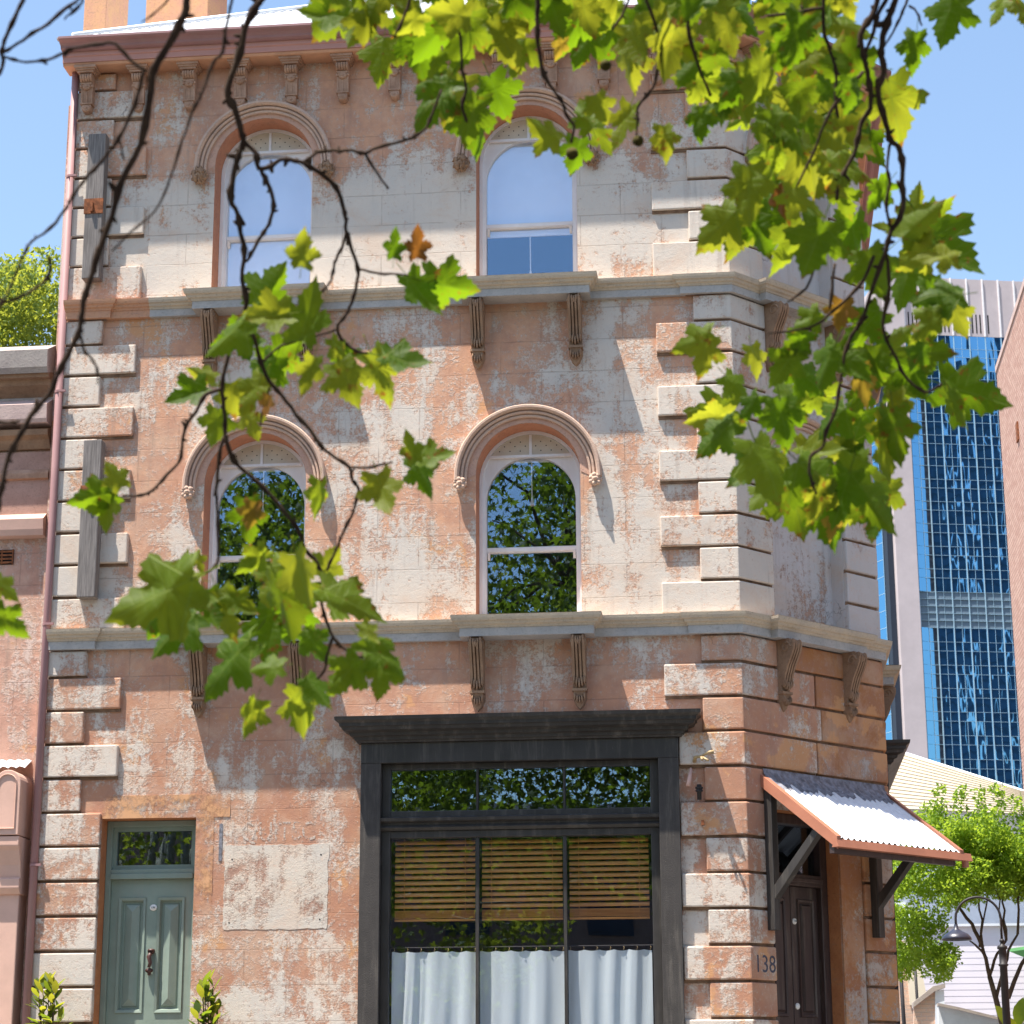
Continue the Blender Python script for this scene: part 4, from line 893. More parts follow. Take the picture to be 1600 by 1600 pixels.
# end pilaster with a rounded tablet
mb = MB(); mb.box(-.36, -.14, -.07, Yn-.001, 0, 2.20); mb.build('pilaster', MAT['pinkpaint'], N, bevel=.01)
mb = MB(); mb.xprism([(Yn-.002, 2.05), (-.09, 2.05), (-.13, 2.10), (-.13, 2.18), (-.10, 2.19), (-.12, 2.30), (-.17, 2.42), (-.20, 2.46), (-.20, 2.54), (Yn-.002, 2.54)], -.375, -.125); mb.build('capital', MAT['pinkpaint'], N, bevel=.006)
n = 12; rr = .118; tb = [(-.25-rr, 2.55), (-.25+rr, 2.55)] + [(-.25 + rr*math.cos(math.pi*i/n), 3.0 + rr*math.sin(math.pi*i/n)) for i in range(n+1)]
mb = MB(); mb.prism(tb, lambda a, z: (a, -.21, z), lambda a, z: (a, Yn-.003, z)); t_ = mb.build('tablet', MAT['pinkpaint'], N, bevel=.006)
il = [(-.25-.075, 2.61), (-.25+.075, 2.61)] + [(-.25 + .075*math.cos(math.pi*i/n), 3.0 + .075*math.sin(math.pi*i/n)) for i in range(n+1)]
mb = MB(); k_ = len(il); big_ = [(x + (x+.25)*.17, z + (z-2.85)*.035) for x, z in il]
mb.add([(x, -.2115, z) for x, z in big_] + [(x, -.222, z) for x, z in [( (a+c)/2, (b+d)/2) for (a, b), (c, d) in zip(il, big_)]] + [(x, -.2115, z) for x, z in il], [(i, (i+1) % k_, k_+(i+1) % k_, k_+i) for i in range(k_)] + [(k_+i, k_+(i+1) % k_, 2*k_+(i+1) % k_, 2*k_+i) for i in range(k_)]); mb.build('tablet_bead', MAT['pinkpaint'], t_)
mb = MB(); mb.add([(-5.4, Yn-.004, 3.75), (-.14, Yn-.004, 3.32), (-.14, -1.6, 2.72), (-5.4, -1.6, 2.72)], [(0,1,2,3)]); mb.box(-5.4, -.40, -1.62, -1.56, 2.6, 2.75); mb.v = [v_ for v_ in mb.v]
mb = MB(); xs = np.arange(-5.4, -.16, .0254); vs = []
for x in xs: vs += [(x, Yn-.004, 3.26 + .01*math.sin(2*math.pi*x/.0762)), (x, -.02, 3.17 + .01*math.sin(2*math.pi*x/.0762))]
mb.add(vs, [(2*i, 2*i+1, 2*i+3, 2*i+2) for i in range(len(xs)-1)]); mb.build('verandah_sheet', MAT['zinc'], N, smooth=True, fix=False)

# ------------------------------------------------------------------ foliage tools
def leaf_cloud(name, pts, size, mat, parent=None, shape='diamond', droop=.4, up=.6):
    n = len(pts); pts = np.asarray(pts, float)
    t = RNG.normal(size=(n, 3)); t[:, 2] -= droop; t /= np.linalg.norm(t, axis=1)[:, None]
    nn = RNG.normal(size=(n, 3)); nn[:, 2] += up; nn -= (nn*t).sum(1)[:, None]*t; nn /= np.linalg.norm(nn, axis=1)[:, None]
    b = np.cross(t, nn); sz = (size*RNG.uniform(.65, 1.25, n))[:, None]
    if shape == 'diamond':
        loc = np.array([(0, 0, 0), (.27, .42, .06), (0, 1, -.05), (-.27, .42, .06)]); fs = [(0, 1, 2), (0, 2, 3)]
    else:
        loc = np.array([(0, .25, .04), (0, 0, 0), (.34, -.12, -.05), (.27, .17, .02), (.62, .36, -.09), (.22, .46, .02), (0, 1, -.12), (-.22, .46, .02), (-.62, .36, -.09), (-.27, .17, .02), (-.34, -.12, -.05)])
        fs = [(0, i, i+1) for i in range(1, 10)] + [(0, 10, 1)]
    k = len(loc)
    v = pts[:, None, :] + sz[:, :, None]*(loc[None, :, 0:1]*b[:, None, :] + loc[None, :, 1:2]*t[:, None, :] + loc[None, :, 2:3]*nn[:, None, :])
    f = (np.array(fs)[None] + (np.arange(n)*k)[:, None, None]).reshape(-1, 3)
    me = bpy.data.meshes.new(name); me.vertices.add(n*k); me.vertices.foreach_set('co', v.reshape(-1))
    m = len(f); me.loops.add(m*3); me.loops.foreach_set('vertex_index', f.reshape(-1)); me.polygons.add(m); me.polygons.foreach_set('loop_start', np.arange(m)*3); me.polygons.foreach_set('loop_total', np.full(m, 3))
    me.update(); me.validate(); me.materials.append(mat)
    o = link(name, me, parent); return struct(o, 'stuff')
def clumps(cs, per, spread):
    out = []
    for c, r in cs:
        m = int(per*r**2); d = RNG.normal(size=(m, 3)); d /= np.linalg.norm(d, axis=1)[:, None]
        out.append(np.array(c)[None] + d*(r*RNG.uniform(.25, 1, m)**spread)[:, None]*np.array([1, 1, .85]))
    return np.concatenate(out)
def limb(mb, p0, p1, r0, r1, n=7, wob=.06, sides=8):
    p0, p1 = Vector(p0), Vector(p1); L = (p1-p0).length; pts = []
    for i in range(n+1):
        t = i/n; q = p0.lerp(p1, t) + Vector((random.uniform(-1, 1), random.uniform(-1, 1), random.uniform(-.5, .5)))*(wob*L*math.sin(math.pi*t)) + Vector((0, 0, .10*L*math.sin(math.pi*t)))
        pts.append(q)
    mb.tube(pts, [r0 + (r1-r0)*i/n for i in range(n+1)], sides); return pts

# --- tree behind the terrace house
random.seed(11)
tl = empty('broadleaf_tree', (-7.4, 15, -.16)); tag(tl, 'leafy tree rising behind the terrace house parapet on the left', 'tree')
def rel(o, root): o.location = -root.location; return o
cs = []
for i in range(60):
    x = random.uniform(-11, -3.9); top = 14.5 + .3*math.sin(x*1.9) - .09*(x+6.2)**2 + random.uniform(-.5, .1); cs.append(((x, 15 + random.uniform(-1.6, 1.6), random.uniform(9.5, top - .4)), random.uniform(.55, .95)))
rel(leaf_cloud('crown', clumps(cs, 2300, .45), .105, MAT['leafgrey'], tl), tl)
mb = MB(); limb(mb, (-7.4, 15, -.16), (-7.2, 15, 8.5), .28, .18)
for c, r in cs[::5]: limb(mb, (-7.2, 15, 8.0), c, .10, .03)
rel(mb.build('trunk', MAT['barkdk'], tl, smooth=True), tl)

# --- small street tree by the lamp
random.seed(12)
tp = at(1568, 1660, 27); t0 = Vector((tp.x, 27, -.16)); ts = empty('street_tree', t0); tag(ts, 'small bright green street tree behind the black street lamp', 'tree')
cs = []
def pxc(x, y, Y, r): q = at(x, y, Y); cs.append(((q.x, q.y, q.z), r))
for i in range(250):
    x = random.uniform(1388, 1720); top = 1258 + 16*math.sin(x/13.) + max(0, 1455-x)*.95 + random.uniform(-10, 14)
    bot = 1520 if x < 1480 else 1420 - (x-1480)*.25
    y = random.uniform(top + 22, max(bot, top+60)); pxc(x, y, 27 + random.uniform(-1.1, 1.3), random.uniform(.22, .36))
for x, y in ((1468, 1270), (1500, 1262), (1532, 1258), (1562, 1262), (1590, 1266), (1450, 1290), (1480, 1285), (1515, 1280), (1545, 1280), (1575, 1280), (1468, 1258), (1500, 1244), (1532, 1240), (1562, 1246), (1590, 1252), (1466, 1236), (1503, 1236), (1560, 1232)): pxc(x, y, 27, .16)
rel(leaf_cloud('crown', clumps(cs, 2100, .5), .10, MAT['leafpale'], ts, droop=.0, up=1.), ts)
mb = MB()
def L2(a, b, r0, r1, Y=27): limb(mb, at(*a, Y), at(*b, Y), r0, r1, 6, .03, 7)
mb.tube([t0, at(1566, 1600, 27), at(1556, 1560, 27), at(1546, 1525, 27)], [.075, .06, .055, .048], 8)
for a, b, r0, r1 in (((1546,1525),(1535,1480),.045,.033), ((1535,1480),(1500,1420),.045,.03), ((1500,1420),(1468,1385),.03,.015), ((1542,1498),(1515,1470),.03,.015), ((1546,1525),(1572,1470),.035,.022), ((1572,1470),(1566,1390),.03,.015), ((1556,1560),(1590,1460),.038,.022), ((1590,1460),(1592,1370),.03,.015), ((1535,1480),(1530,1380),.03,.012), ((1500,1420),(1505,1340),.02,.01), ((1572,1470),(1548,1360),.02,.01), ((1575,1560),(1640,1440),.05,.02), ((1530,1480),(1560,1300),.02,.01)): L2(a, b, r0, r1)
rel(mb.build('trunk', MAT['barkdk'], ts, smooth=True), ts)

# --- street lamp
YL = 20.8; pb = at(1576, 1640, YL); lx = at(1571, 1560, YL).x; la = empty('street_lamp', (lx, YL, -.16)); tag(la, 'black gooseneck street lamp with dome shade in front of the small tree', 'street lamp')
zt_ = at(1566, 1478, YL).z + .16
mb = MB(); mb.lathe([(.12, 0), (.12, .5), (.085, .6), (.07, .7), (.066, zt_-.35), (.085, zt_-.34), (.085, zt_-.31), (.066, zt_-.30), (.068, zt_-.06), (.09, zt_-.05), (.09, zt_-.01), (.04, zt_+.02), (.03, zt_+.06), (.045, zt_+.07), (.045, zt_+.10), (.02, zt_+.12)], (0, 0, 0), 16); mb.build('post', MAT['iron'], la, smooth=True)
xd = at(1495, 1470, YL).x - lx; r_ = -xd/2; zc_ = at(1530, 1435, YL).z + .16
mb = MB(); mb.tube([(0, 0, zt_+.08), (0, 0, zc_)] + [(xd/2 + r_*math.cos(a), 0, zc_ + r_*.95*math.sin(a)) for a in [math.pi*i/16 for i in range(17)]] + [(xd, 0, zc_-.18)], .022, 8); mb.build('gooseneck', MAT['iron'], la, smooth=True)
zd = at(1495, 1453, YL).z + .16
mb = MB(); mb.lathe([(.03, .10), (.045, .02), (.10, -.02), (.20, -.07), (.255, -.13), (.262, -.175), (.25, -.175), (.19, -.09), (.05, -.04), (0, -.04)], (xd, 0, zd), 24); mb.build('lamp_shade', plain('lamp_blue_black', (.022,.026,.045), .35, .5, .1), la, smooth=True)

# --- houses down the side street
MAT['bandcream'] = MAT['cream']
CR_ = empty('cream_roof_house', (14, 55, -.16)); tag(CR_, 'house with pale cream lapped roof below the glass tower', 'house')
sl_ = R(24); nrm = Vector((0, -math.sin(sl_), math.cos(sl_))); p0 = at(1395, 1262, 50)
def rp(x, y): return onplane(x, y, p0, nrm)
ev0, ev1 = rp(1330, 1262), rp(1700, 1278); rg0, rg1 = rp(1360, 1160), rp(1660, 1256)
mb = MB(); rows = 16
for i in range(rows):
    t, u = i/rows, (i+1)/rows + .01
    a, b, c, d = ev0.lerp(rg0, t), ev1.lerp(rg1, t), ev1.lerp(rg1, min(u, 1)), ev0.lerp(rg0, min(u, 1)); o_ = nrm*.05
    mb.add([a + o_, b + o_, c + o_*.2, d + o_*.2, a, b], [(0,1,2,3), (0,4,5,1)])
o = mb.build('roof', MAT['cream'], CR_, fix=False); rel(o, CR_)
mb = MB(); mb.tube([rg0, rg1], .06, 6); rel(mb.build('ridge_cap', MAT['whitewall'], CR_), CR_)
mb = MB(); mb.box(ev0.x, ev1.x, ev0.y + .4, ev0.y + 7, -.16, ev0.z - .05); rel(mb.build('wall', MAT['whitewall'], CR_), CR_)
mb = MB(); mb.box(ev0.x - .2, ev1.x, ev0.y - .12, ev0.y + .35, ev0.z - .3, ev0.z - .02); rel(mb.build('eave_fascia', MAT['whitewall'], CR_), CR_)

WH = empty('weatherboard_house', (12, 39, -.16)); tag(WH, 'white weatherboard house wall behind the street lamp post', 'house')
c0, c1 = at(1436, 1500, 38), at(1700, 1447, 38); ztop = at(1560, 1447, 38).z
mb = MB(); k_ = 30; bh = (ztop + .16)/k_
for i in range(k_):
    z = -.16 + bh*i; x0_ = c0.x + (.0 if True else 0)
    mb.add([(x0_, 37.996, z), (c1.x, 37.996, z), (c1.x, 38.0, z + bh), (x0_, 38.0, z + bh), (x0_, 38.0, z), (c1.x, 38.0, z)], [(0,1,2,3), (0,4,5,1)])
rel(struct(mb.build('weatherboards', MAT['lilacw'], WH, fix=False), 'stuff'), WH)
mb = MB(); mb.box(c0.x + .02, c1.x, 38.01, 44, -.16, ztop); rel(mb.build('wall', MAT['lilacw'], WH), WH)
mb = MB(); mb.box(c0.x - .05, c1.x, 37.9, 44.1, ztop, ztop + .06); rel(mb.build('coping', MAT['whitewall'], WH), WH)
g_ = [at(x, y, 37.0) for x, y in ((1578, 1487), (1640, 1478), (1640, 1512))]
mb = MB(); mb.add([*g_, *[p + Vector((0, .5, .1)) for p in g_]], [(0,1,2), (5,4,3), (0,3,4,1), (1,4,5,2), (2,5,3,0)]); tag(mb.build('green_canopy', plain('green_canvas', (.05,.16,.05), .7)), 'green canvas canopy corner at the right edge beside the lamp post', 'canopy')

BH = empty('brick_cottage', (10, 34, -.16)); tag(BH, 'buff brick cottage side wall with cream gable beside the corner building', 'house')
def quad(nm, pts, Y, m, parent, th=.3):
    q = [at(x, y, Y) for x, y in pts]; mb = MB(); n_ = len(q)
    mb.add([tuple(p) for p in q] + [tuple(p + Vector((0, th, 0))) for p in q], [tuple(range(n_)), tuple(range(n_, 2*n_))[::-1]] + [(i, n_+i, n_+(i+1) % n_, (i+1) % n_) for i in range(n_)])
    return rel(mb.build(nm, MAT[m], parent), parent)
quad('wall', [(1396,1730), (1450,1730), (1424,1560), (1412,1470), (1396,1465)], 34, 'brickx', BH, 3)
quad('gable', [(1413,1468), (1433,1482), (1447,1550), (1428,1572), (1422,1570)], 33.9, 'creamwall', BH)
for x, y0, lb in ((1404.5, 1475, 0), (1427.5, 1478, 1)):
    a, b = at(x, y0, 33.6), at(x + 6, 1730, 33.6); mb = MB(); mb.tube([a, (a.x + .06, a.y, b.z)], .045 if lb == 0 else .034, 8); rel(mb.build('drainpipe', MAT['iron'], BH, smooth=True), BH)
PW = empty('parapet_wall', (11, 31, -.16)); tag(PW, 'brick garden wall with sloping stone coping and white end pier', 'wall')
quad('wall', [(1428,1730), (1428,1572), (1461,1548), (1462,1730)], 31, 'brickx', PW, .25)
quad('end_pier', [(1461.2,1548), (1475,1546), (1476,1572), (1470,1730), (1462.2,1730)], 30.95, 'whitewall', PW, .35)
quad('coping', [(1427,1574), (1427,1566), (1458,1541), (1477,1537), (1477,1543), (1461,1548.5)], 30.9, 'parapet', PW, .5)
WL = quad('wall', [(1470,1730), (1466,1571), (1500,1578), (1556,1592), (1700,1612), (1700,1730)], 30.5, 'whitewall', empty('white_wall', (11.5, 30.5, -.16)), .25); tag(WL.parent, 'low white rendered wall with sloping top at lower right', 'wall')
quad('coping', [(1466,1571.5), (1466,1567), (1500,1574), (1556,1588), (1700,1608), (1700,1612.5), (1556,1592.5), (1500,1578.5)], 30.4, 'parapet', WL.parent, .4)

# --- tall brick building at the right edge
BR = empty('brick_building', (12, 12, -.16)); tag(BR, 'pink brick building edge cut off by the right side of the picture', 'building')
cp = at(1557, 582, 24); pz_ = cp.z; q2 = onplane(1600, 430, cp, Vector((1, 0, 0)))
mb = MB(); mb.add([(cp.x, 24, -.16), (cp.x, 24, pz_), (cp.x, 2, pz_), (cp.x, 2, -.16), (cp.x+8, 24, -.16), (cp.x+8, 24, pz_), (cp.x+8, 2, pz_), (cp.x+8, 2, -.16)], [(0,1,2,3), (7,6,5,4), (1,5,6,2), (0,4,5,1), (3,2,6,7)]); rel(mb.build('wall', MAT['brick'], BR), BR)
mb = MB(); mb.box(cp.x-.02, cp.x+8, 2, 24.02, pz_+.002, pz_+.12); rel(mb.build('coping', MAT['palemould'], BR), BR)
for z in (8.1, 12.2):
    mb = MB(); mb.box(cp.x-.03, cp.x+.02, 21.2, 21.45, z, z+.35); rel(mb.build('wall_vent', MAT['rust'], BR), BR)

# --- glass office tower
def towerglass():
    k = NT('tower_glass'); p = k.pos(); g = k.n('BsdfGlossy'); g.inputs['Roughness'].default_value = .015; g.inputs[0].default_value = (.24,.55,.82,1)
    d = k.n('BsdfDiffuse'); d.inputs[0].default_value = (.012,.055,.14,1)
    b = k.n('Bump'); k.l(k.noise(k.mapping(p, (1.1, 1.1, .36)), .42, 2, .4), b.inputs['Height']); b.inputs['Strength'].default_value = .22; b.inputs['Distance'].default_value = .10; k.l(b.outputs[0], g.inputs['Normal'])
    mx = k.n('MixShader'); mx.inputs[0].default_value = .72; k.l(d.outputs[0], mx.inputs[1]); k.l(g.outputs[0], mx.inputs[2]); k.l(mx.outputs[0], k.out.inputs[0]); return k.m
MAT['tglass'] = towerglass()
MAT['tconc'] = plain('tower_concrete', (.50,.44,.45), .8, .2, .05, .3, .1, .01, 0, 3)
MAT['tmull'] = plain('tower_mullion', (.30,.45,.56), .4, .5, .03, 1)
MAT['tlouv'] = plain('tower_louvre', (.10,.15,.20), .6, .4, .06, .5)
MAT['tdark'] = plain('tower_gap', (.02,.03,.05), .6, .3, .1)
TW = empty('glass_tower', (30, 255, 0)); tag(TW, 'tall blue glass office tower with pale concrete crown at right', 'tower')
bb = R(13); TF = (Vector(at(1440, 1000, 250)[:2]), Vector((math.cos(bb), math.sin(bb))), Vector((math.sin(bb), -math.cos(bb))))
def tz(x, y): q = onplane(x, y, Vector((*TF[0], 0)), Vector((*TF[2], 0))); return ((Vector(q[:2]) - TF[0]).dot(TF[1]), q.z)
ztop_ = tz(1500, 436)[1]; zg_ = tz(1500, 525)[1]; zl0, zl1 = tz(1550, 981)[1], tz(1550, 925)[1]
GC = 1.055; CW = tz(1405, 1000)[0]
TWm = frm(TF, 0, 0); TWr = empty('facade'); TWr.parent = TW; TWr.matrix_local = Matrix.Translation(-TW.location) @ TWm
def tb(nm, m, bxs, par=TWr):
    mb = MB()
    for q in bxs: mb.box(*q)
    return mb.build(nm, MAT[m], par)
NC = 22
tb('crown', 'tconc', [(CW, NC*GC, .0, 14, zg_, ztop_)])
for i in range(-1, NC//2+1): tb('crown_rib', 'white', [(i*2*GC-.09, i*2*GC+.09, -.16, 0, zg_, ztop_+.05)])
sl_b = []
for i in range(0, 6):
    for q in range(1, 4):
        if (i, q) in ((5, 2), (5, 3)): continue
        x = i*2*GC + q*2*GC/4; sl_b.append((x-.08, x+.08, -.02, .1, zg_+.45, zg_+3.0))
for q in sl_b: tb('slot', 'black', [q])
tb('pier', 'tconc', [(CW, -.15, -.5, 2.5, 0, ztop_)]); tb('pier_gap_shade', 'tdark', [(CW-.75, CW-.01, .5, 3, 0, zg_)])  # the gap is a dark box, the shadow beside the pier in its colour
tb('backing', 'tdark', [(-.14, NC*GC, .20, 13.9, 0, zg_-.01)])
pane_me = MB().box(0, 1, 0, .03, 0, 1).mesh('pane', MAT['tglass'])
def tpane(s, z, w_, h_, yaw=0., y=.05):
    o = link('pane', pane_me, TWr); o.location = (s, y, z); o.scale = (w_, 1, h_); o.rotation_euler = (random.uniform(-.004, .004), 0, random.uniform(-.004, .004) + yaw); return o
random.seed(21); z = zg_; rows_ = []; big = True; hs = (1.77, 1.14); louv = False
while z > 20:
    if z <= zl1 + .6 and not louv:
        louv = True; h = (zl1 - zl0)
        for q in range(5): rows_.append((z - h*(q+1)/5, h/5, 'l'))
        z -= h; big = True; continue
    h = hs[0] if big else hs[1]; z -= h; rows_.append((z, h, 'b' if big else 's')); big = not big
rest = MB(); lv = MB(); npan = 0
YAWB = R(16)
for z, h, kd in rows_:
    for c in range(NC):
        s = c*GC
        if kd == 'l': lv.add([(s+.03, .03, z+.012), (s+GC-.03, .03, z+.012), (s+GC-.03, .14, z+h-.03), (s+.03, .14, z+h-.03)], [(0,1,2,3)]); continue
        yw = 0.0
        if kd == 'b' and c < 12 and z > tz(1500, 1250)[1]: tpane(s + .012, z + .012, GC - .024, h - .024, yw if c > 1 else YAWB, .05 + (0 if c > 1 else (-.28 if c == 0 else -.0)) ); npan += 1
        else:
            j1, j2 = random.uniform(-.004, .004), random.uniform(-.004, .004); yb = (-.25, .05, -.0) if c < 2 else None
            if c < 2: rest.add([(s+.012, .05-.28*(c == 0), z+.012), (s+GC-.012, .05-.28*(c == 0)+.28, z+.012), (s+GC-.012, .05-.28*(c == 0)+.28, z+h-.012), (s+.012, .05-.28*(c == 0), z+h-.03)], [(0,1,2,3)])
            else: rest.add([(s+.012, .05, z+.012), (s+GC-.012, .05+j1, z+.012), (s+GC-.012, .05+j1+j2, z+h-.012), (s+.012, .05+j2, z+h-.03)], [(0,1,2,3)])
struct(rest.build('spandrel_panes', MAT['tglass'], TWr, fix=False), 'stuff'); struct(lv.build('louvres', MAT['tlouv'], TWr, fix=False), 'stuff')
for c in range(NC+1): tb('mullion', 'tmull', [(c*GC-(.05 if c % 2 == 0 else .016), c*GC+(.05 if c % 2 == 0 else .016), -.10 if c % 2 == 0 else .0, .12, 18, zg_)])
for z, h, kd in rows_: tb('transom', 'tmull', [(-.14, NC*GC, .0 if kd != 'l' else -.02, .11, z-.018, z+.018)])
LFd = Vector((-math.cos(R(62)), math.sin(R(62))))
a_ = TF[0] + TF[1]*(CW-.8) - TF[2]*2.2; e_ = a_ + LFd*9
mb = MB(); mb.vprism([tuple(a_), tuple(e_), tuple(e_ + Vector((10, 4))), tuple(a_ + Vector((8, 6)))], 0, zg_); o = mb.build('side_glass', MAT['tglass'], TW); o.location = -TW.location
mb = MB(); nL = Vector((-LFd.y, LFd.x)); nL = nL if nL.y < 0 else -nL
for i in range(34):
    z = 20 + i*2.9*.75; q = [a_ + nL*.05, e_ + nL*.05]; mb.add([(*q[0], z), (*q[1], z), (*q[1], z+.07), (*q[0], z+.07)], [(0,1,2,3)])
for t in range(5): q = a_ + LFd*(9*t/5) + nL*.05; mb.box(q.x-.03, q.x+.03, q.y-.03, q.y+.03, 18, zg_)
o = mb.build('side_mullions', MAT['tmull'], TW, fix=False); struct(o, 'stuff'); o.location = -TW.location
# dark towers the glass mirrors, standing behind and to the right of the camera
mb = None; rd = Vector((math.cos(2*bb - R(84.6)), math.sin(2*bb - R(84.6)))); ctr = Vector((30, 250)) + rd*300; pr_ = Vector((-rd.y, rd.x))
MAT['skyt'] = plain('dark_tower_skin', (.035,.065,.11), .6, .3, .15, .05, .05, .01, 0, .5)
for u0, u1, hh, lb in ((-46, -11, 210, 'nearest the left'), (-9.7, 5.6, 250, 'in the middle, tallest'), (6.9, 17, 190, 'third, narrow and lowest'), (18.4, 52, 235, 'farthest to the right')):
    mb = MB(); q = [ctr + pr_*u0, ctr + pr_*u1, ctr + pr_*u1 + rd*25, ctr + pr_*u0 + rd*25]; mb.vprism([tuple(p) for p in q], -1, hh)
    nfl = int(hh//3.6); fl = MB()
    for i in range(1, nfl): fl.add([(*(q[0]-rd*.15), 3.6*i), (*(q[1]-rd*.15), 3.6*i), (*(q[1]-rd*.15), 3.6*i+1.), (*(q[0]-rd*.15), 3.6*i+1.)], [(0,1,2,3)])
    e = empty('skyline_tower', (q[0].x, q[0].y, -1)); rel(mb.build('shaft', MAT['skyt'], e), e); rel(struct(fl.build('floor_bands', MAT['tdark'], e, fix=False), 'stuff'), e)
    tag(e, f'dark skyscraper mirrored in the glass tower, {lb}', 'tower', 'dark towers mirrored in the glass')

# ------------------------------------------------------------------ potted laurels by the green door
def laurel_leaf():
    mb = MB(); pts = [(0, 0), (.13, .18), (.22, .42), (.22, .62), (.12, .85), (0, 1)]
    vs = []; n_ = len(pts)
    for x, y in pts: vs += [(-x, y, .10*x - .12*(y-.4)**2), (0, y, -.12*(y-.4)**2), (x, y, .10*x - .12*(y-.4)**2)]
    mb.add(vs, [(3*i+k, 3*i+k+1, 3*i+k+4, 3*i+k+3) for i in range(n_-1) for k in (0, 1)]); mb.tube([(0, 0, -.02), (0, -.15, -.04)], .02, 5)
    return mb.mesh('leaf', MAT['laurel'], True, fix=False)
lme = laurel_leaf(); random.seed(3)
MAT['pot'] = plain('glazed_pot', (.06,.06,.065), .35, .5, .1)
for cx, top, lb in ((.235, 1.27, 'potted laurel in a dark pot left of the green door'), (1.615, 1.26, 'potted laurel in a dark pot right of the green door')):
    e = empty('potted_laurel', (cx, -.30, 0)); tag(e, lb, 'plant', 'laurels flanking the green door')
    mb = MB(); mb.lathe([(0, .002), (.13, .002), (.17, .35), (.19, .40), (.19, .43), (.165, .43), (.16, .38), (0, .38)], (0, 0, 0), 20); mb.build('pot', MAT['pot'], e, smooth=True)
    stems = MB()
    for q in range(9):
        a = random.uniform(0, 6.28); hgt = (top - random.uniform(.0, .28)) if q else top; sp = random.uniform(.03, .15) if q else .0
        tip = Vector((sp*math.cos(a), sp*math.sin(a), hgt)); base = Vector((.03*math.cos(a), .03*math.sin(a), .38)); stems.tube([base, base.lerp(tip, .5) + Vector((.02, 0, 0)), tip], [.008, .006, .003], 5)
        for i in range(8):
            t = 1 - i*.058; p = base.lerp(tip, t); az = i*2.4 + q; el = R(62 - i*9 + random.uniform(-10, 10))
            d = Vector((math.cos(az)*math.cos(el), math.sin(az)*math.cos(el), math.sin(el))); nrm_ = (Vector((0, 0, 1)) - d*d.z).normalized(); b_ = d.cross(nrm_); s_ = random.uniform(.11, .165)
            mw = Matrix(((b_.x, d.x, nrm_.x, p.x), (b_.y, d.y, nrm_.y, p.y), (b_.z, d.z, nrm_.z, p.z), (0, 0, 0, 1))) @ Matrix.Scale(s_, 4); link('leaf', lme, e, 0, mw)
    stems.build('stem', MAT['barkdk'], e, smooth=True)

# --- broad leaved plant at the lower right corner
bp = at(1590, 1640, 25.5); e = empty('broad_leaf_plant', (bp.x, 25.5, -.16)); tag(e, 'yellow green broad leaved plant beside the foot of the street lamp', 'plant')
for i, (dx, dz, az) in enumerate(((-.35, 2.15, 150), (-.18, 2.3, 120), (.05, 2.35, 80), (.25, 2.2, 50), (-.4, 1.9, 165), (.35, 1.95, 20), (-.1, 2.0, 100))):
    a = R(az); d = Vector((math.cos(a), -.35, math.sin(a)*.8)).normalized(); p = Vector((dx*.3, 0, dz - .55)); n_ = Vector((0, -.8, .6)); n_ = (n_ - d*n_.dot(d)).normalized(); b_ = d.cross(n_)
    link('leaf', lme, e, 0, Matrix(((b_.x, d.x, n_.x, p.x), (b_.y, d.y, n_.y, p.y), (b_.z, d.z, n_.z, p.z), (0, 0, 0, 1))) @ Matrix.Scale(.62, 4))
mb = MB(); mb.tube([(0, 0, 0), (.02, 0, .9), (0, 0, 1.75)], [.07, .06, .03], 8); mb.build('stem', MAT['barkdk'], e, smooth=True)

# ------------------------------------------------------------------ plane tree hanging over the street in front of the camera
TR = Vector((10.2, -22.6, -1.4)); PT = empty('plane_tree', TR); tag(PT, 'plane tree whose leafy twigs hang across the view in the foreground', 'tree')
random.seed(4)
OUT = [(0.0, .0), (.05, -.05), (.16, -.07), (.24, -.13), (.36, -.16), (.35, -.07), (.43, -.03), (.37, .05), (.30, .14), (.40, .15), (.46, .23), (.56, .24), (.67, .34), (.58, .38), (.56, .47), (.47, .45), (.43, .53), (.34, .51), (.255, .46), (.26, .55), (.33, .65), (.235, .68), (.23, .77), (.15, .79), (.12, .88), (.07, .90), (0, 1.02)]
def plane_leaf(seed, mat=None):
    rs = random.Random(seed); fold = rs.uniform(.05, .75); curl = rs.uniform(-.2, 1.0); tw = rs.uniform(-.4, .4); wv = rs.uniform(.02, .08); ph = rs.uniform(0, 6)
    asx = [rs.uniform(.85, 1.12), rs.uniform(.85, 1.12)]
    o = [(x*asx[0], y) for x, y in OUT] + [(-x*asx[1], y) for x, y in OUT[-2:0:-1]]
    def dz(x, y): return -fold*abs(x)*.55 - curl*(y-.1)**2*.5*(1 if y > .1 else .4) + tw*x*y + wv*math.sin(9*x+ph)*math.cos(7*y+ph)
    vs = []; n_ = len(o); c = (0, .26)
    for k in (1., .62, .3): vs += [(c[0] + (x-c[0])*k, c[1] + (y-c[1])*k) for x, y in o]
    vs.append(c); vs = [(x, y, dz(x, y)) for x, y in vs]; fs = []
    for r in (0, 1): fs += [(r*n_+i, r*n_+(i+1) % n_, (r+1)*n_+(i+1) % n_, (r+1)*n_+i) for i in range(n_)]
    fs += [(2*n_+i, 2*n_+(i+1) % n_, 3*n_) for i in range(n_)]
    mb = MB(); mb.add(vs, fs); mb.tube([(0, .02, -.005), (0, -.12, .01), (.03*tw, -.34, .05)], [.012, .010, .013], 5, False)
    return mb.mesh('leaf', mat or MAT['leaf'], True, fix=False)
LM = [plane_leaf(i) for i in range(18)]
MAT['deadleaf'] = leafm('dead_leaf', (.16,.06,.018), (.26,.11,.03), (.34,.17,.04), (.34,.13,.02), vein=False)
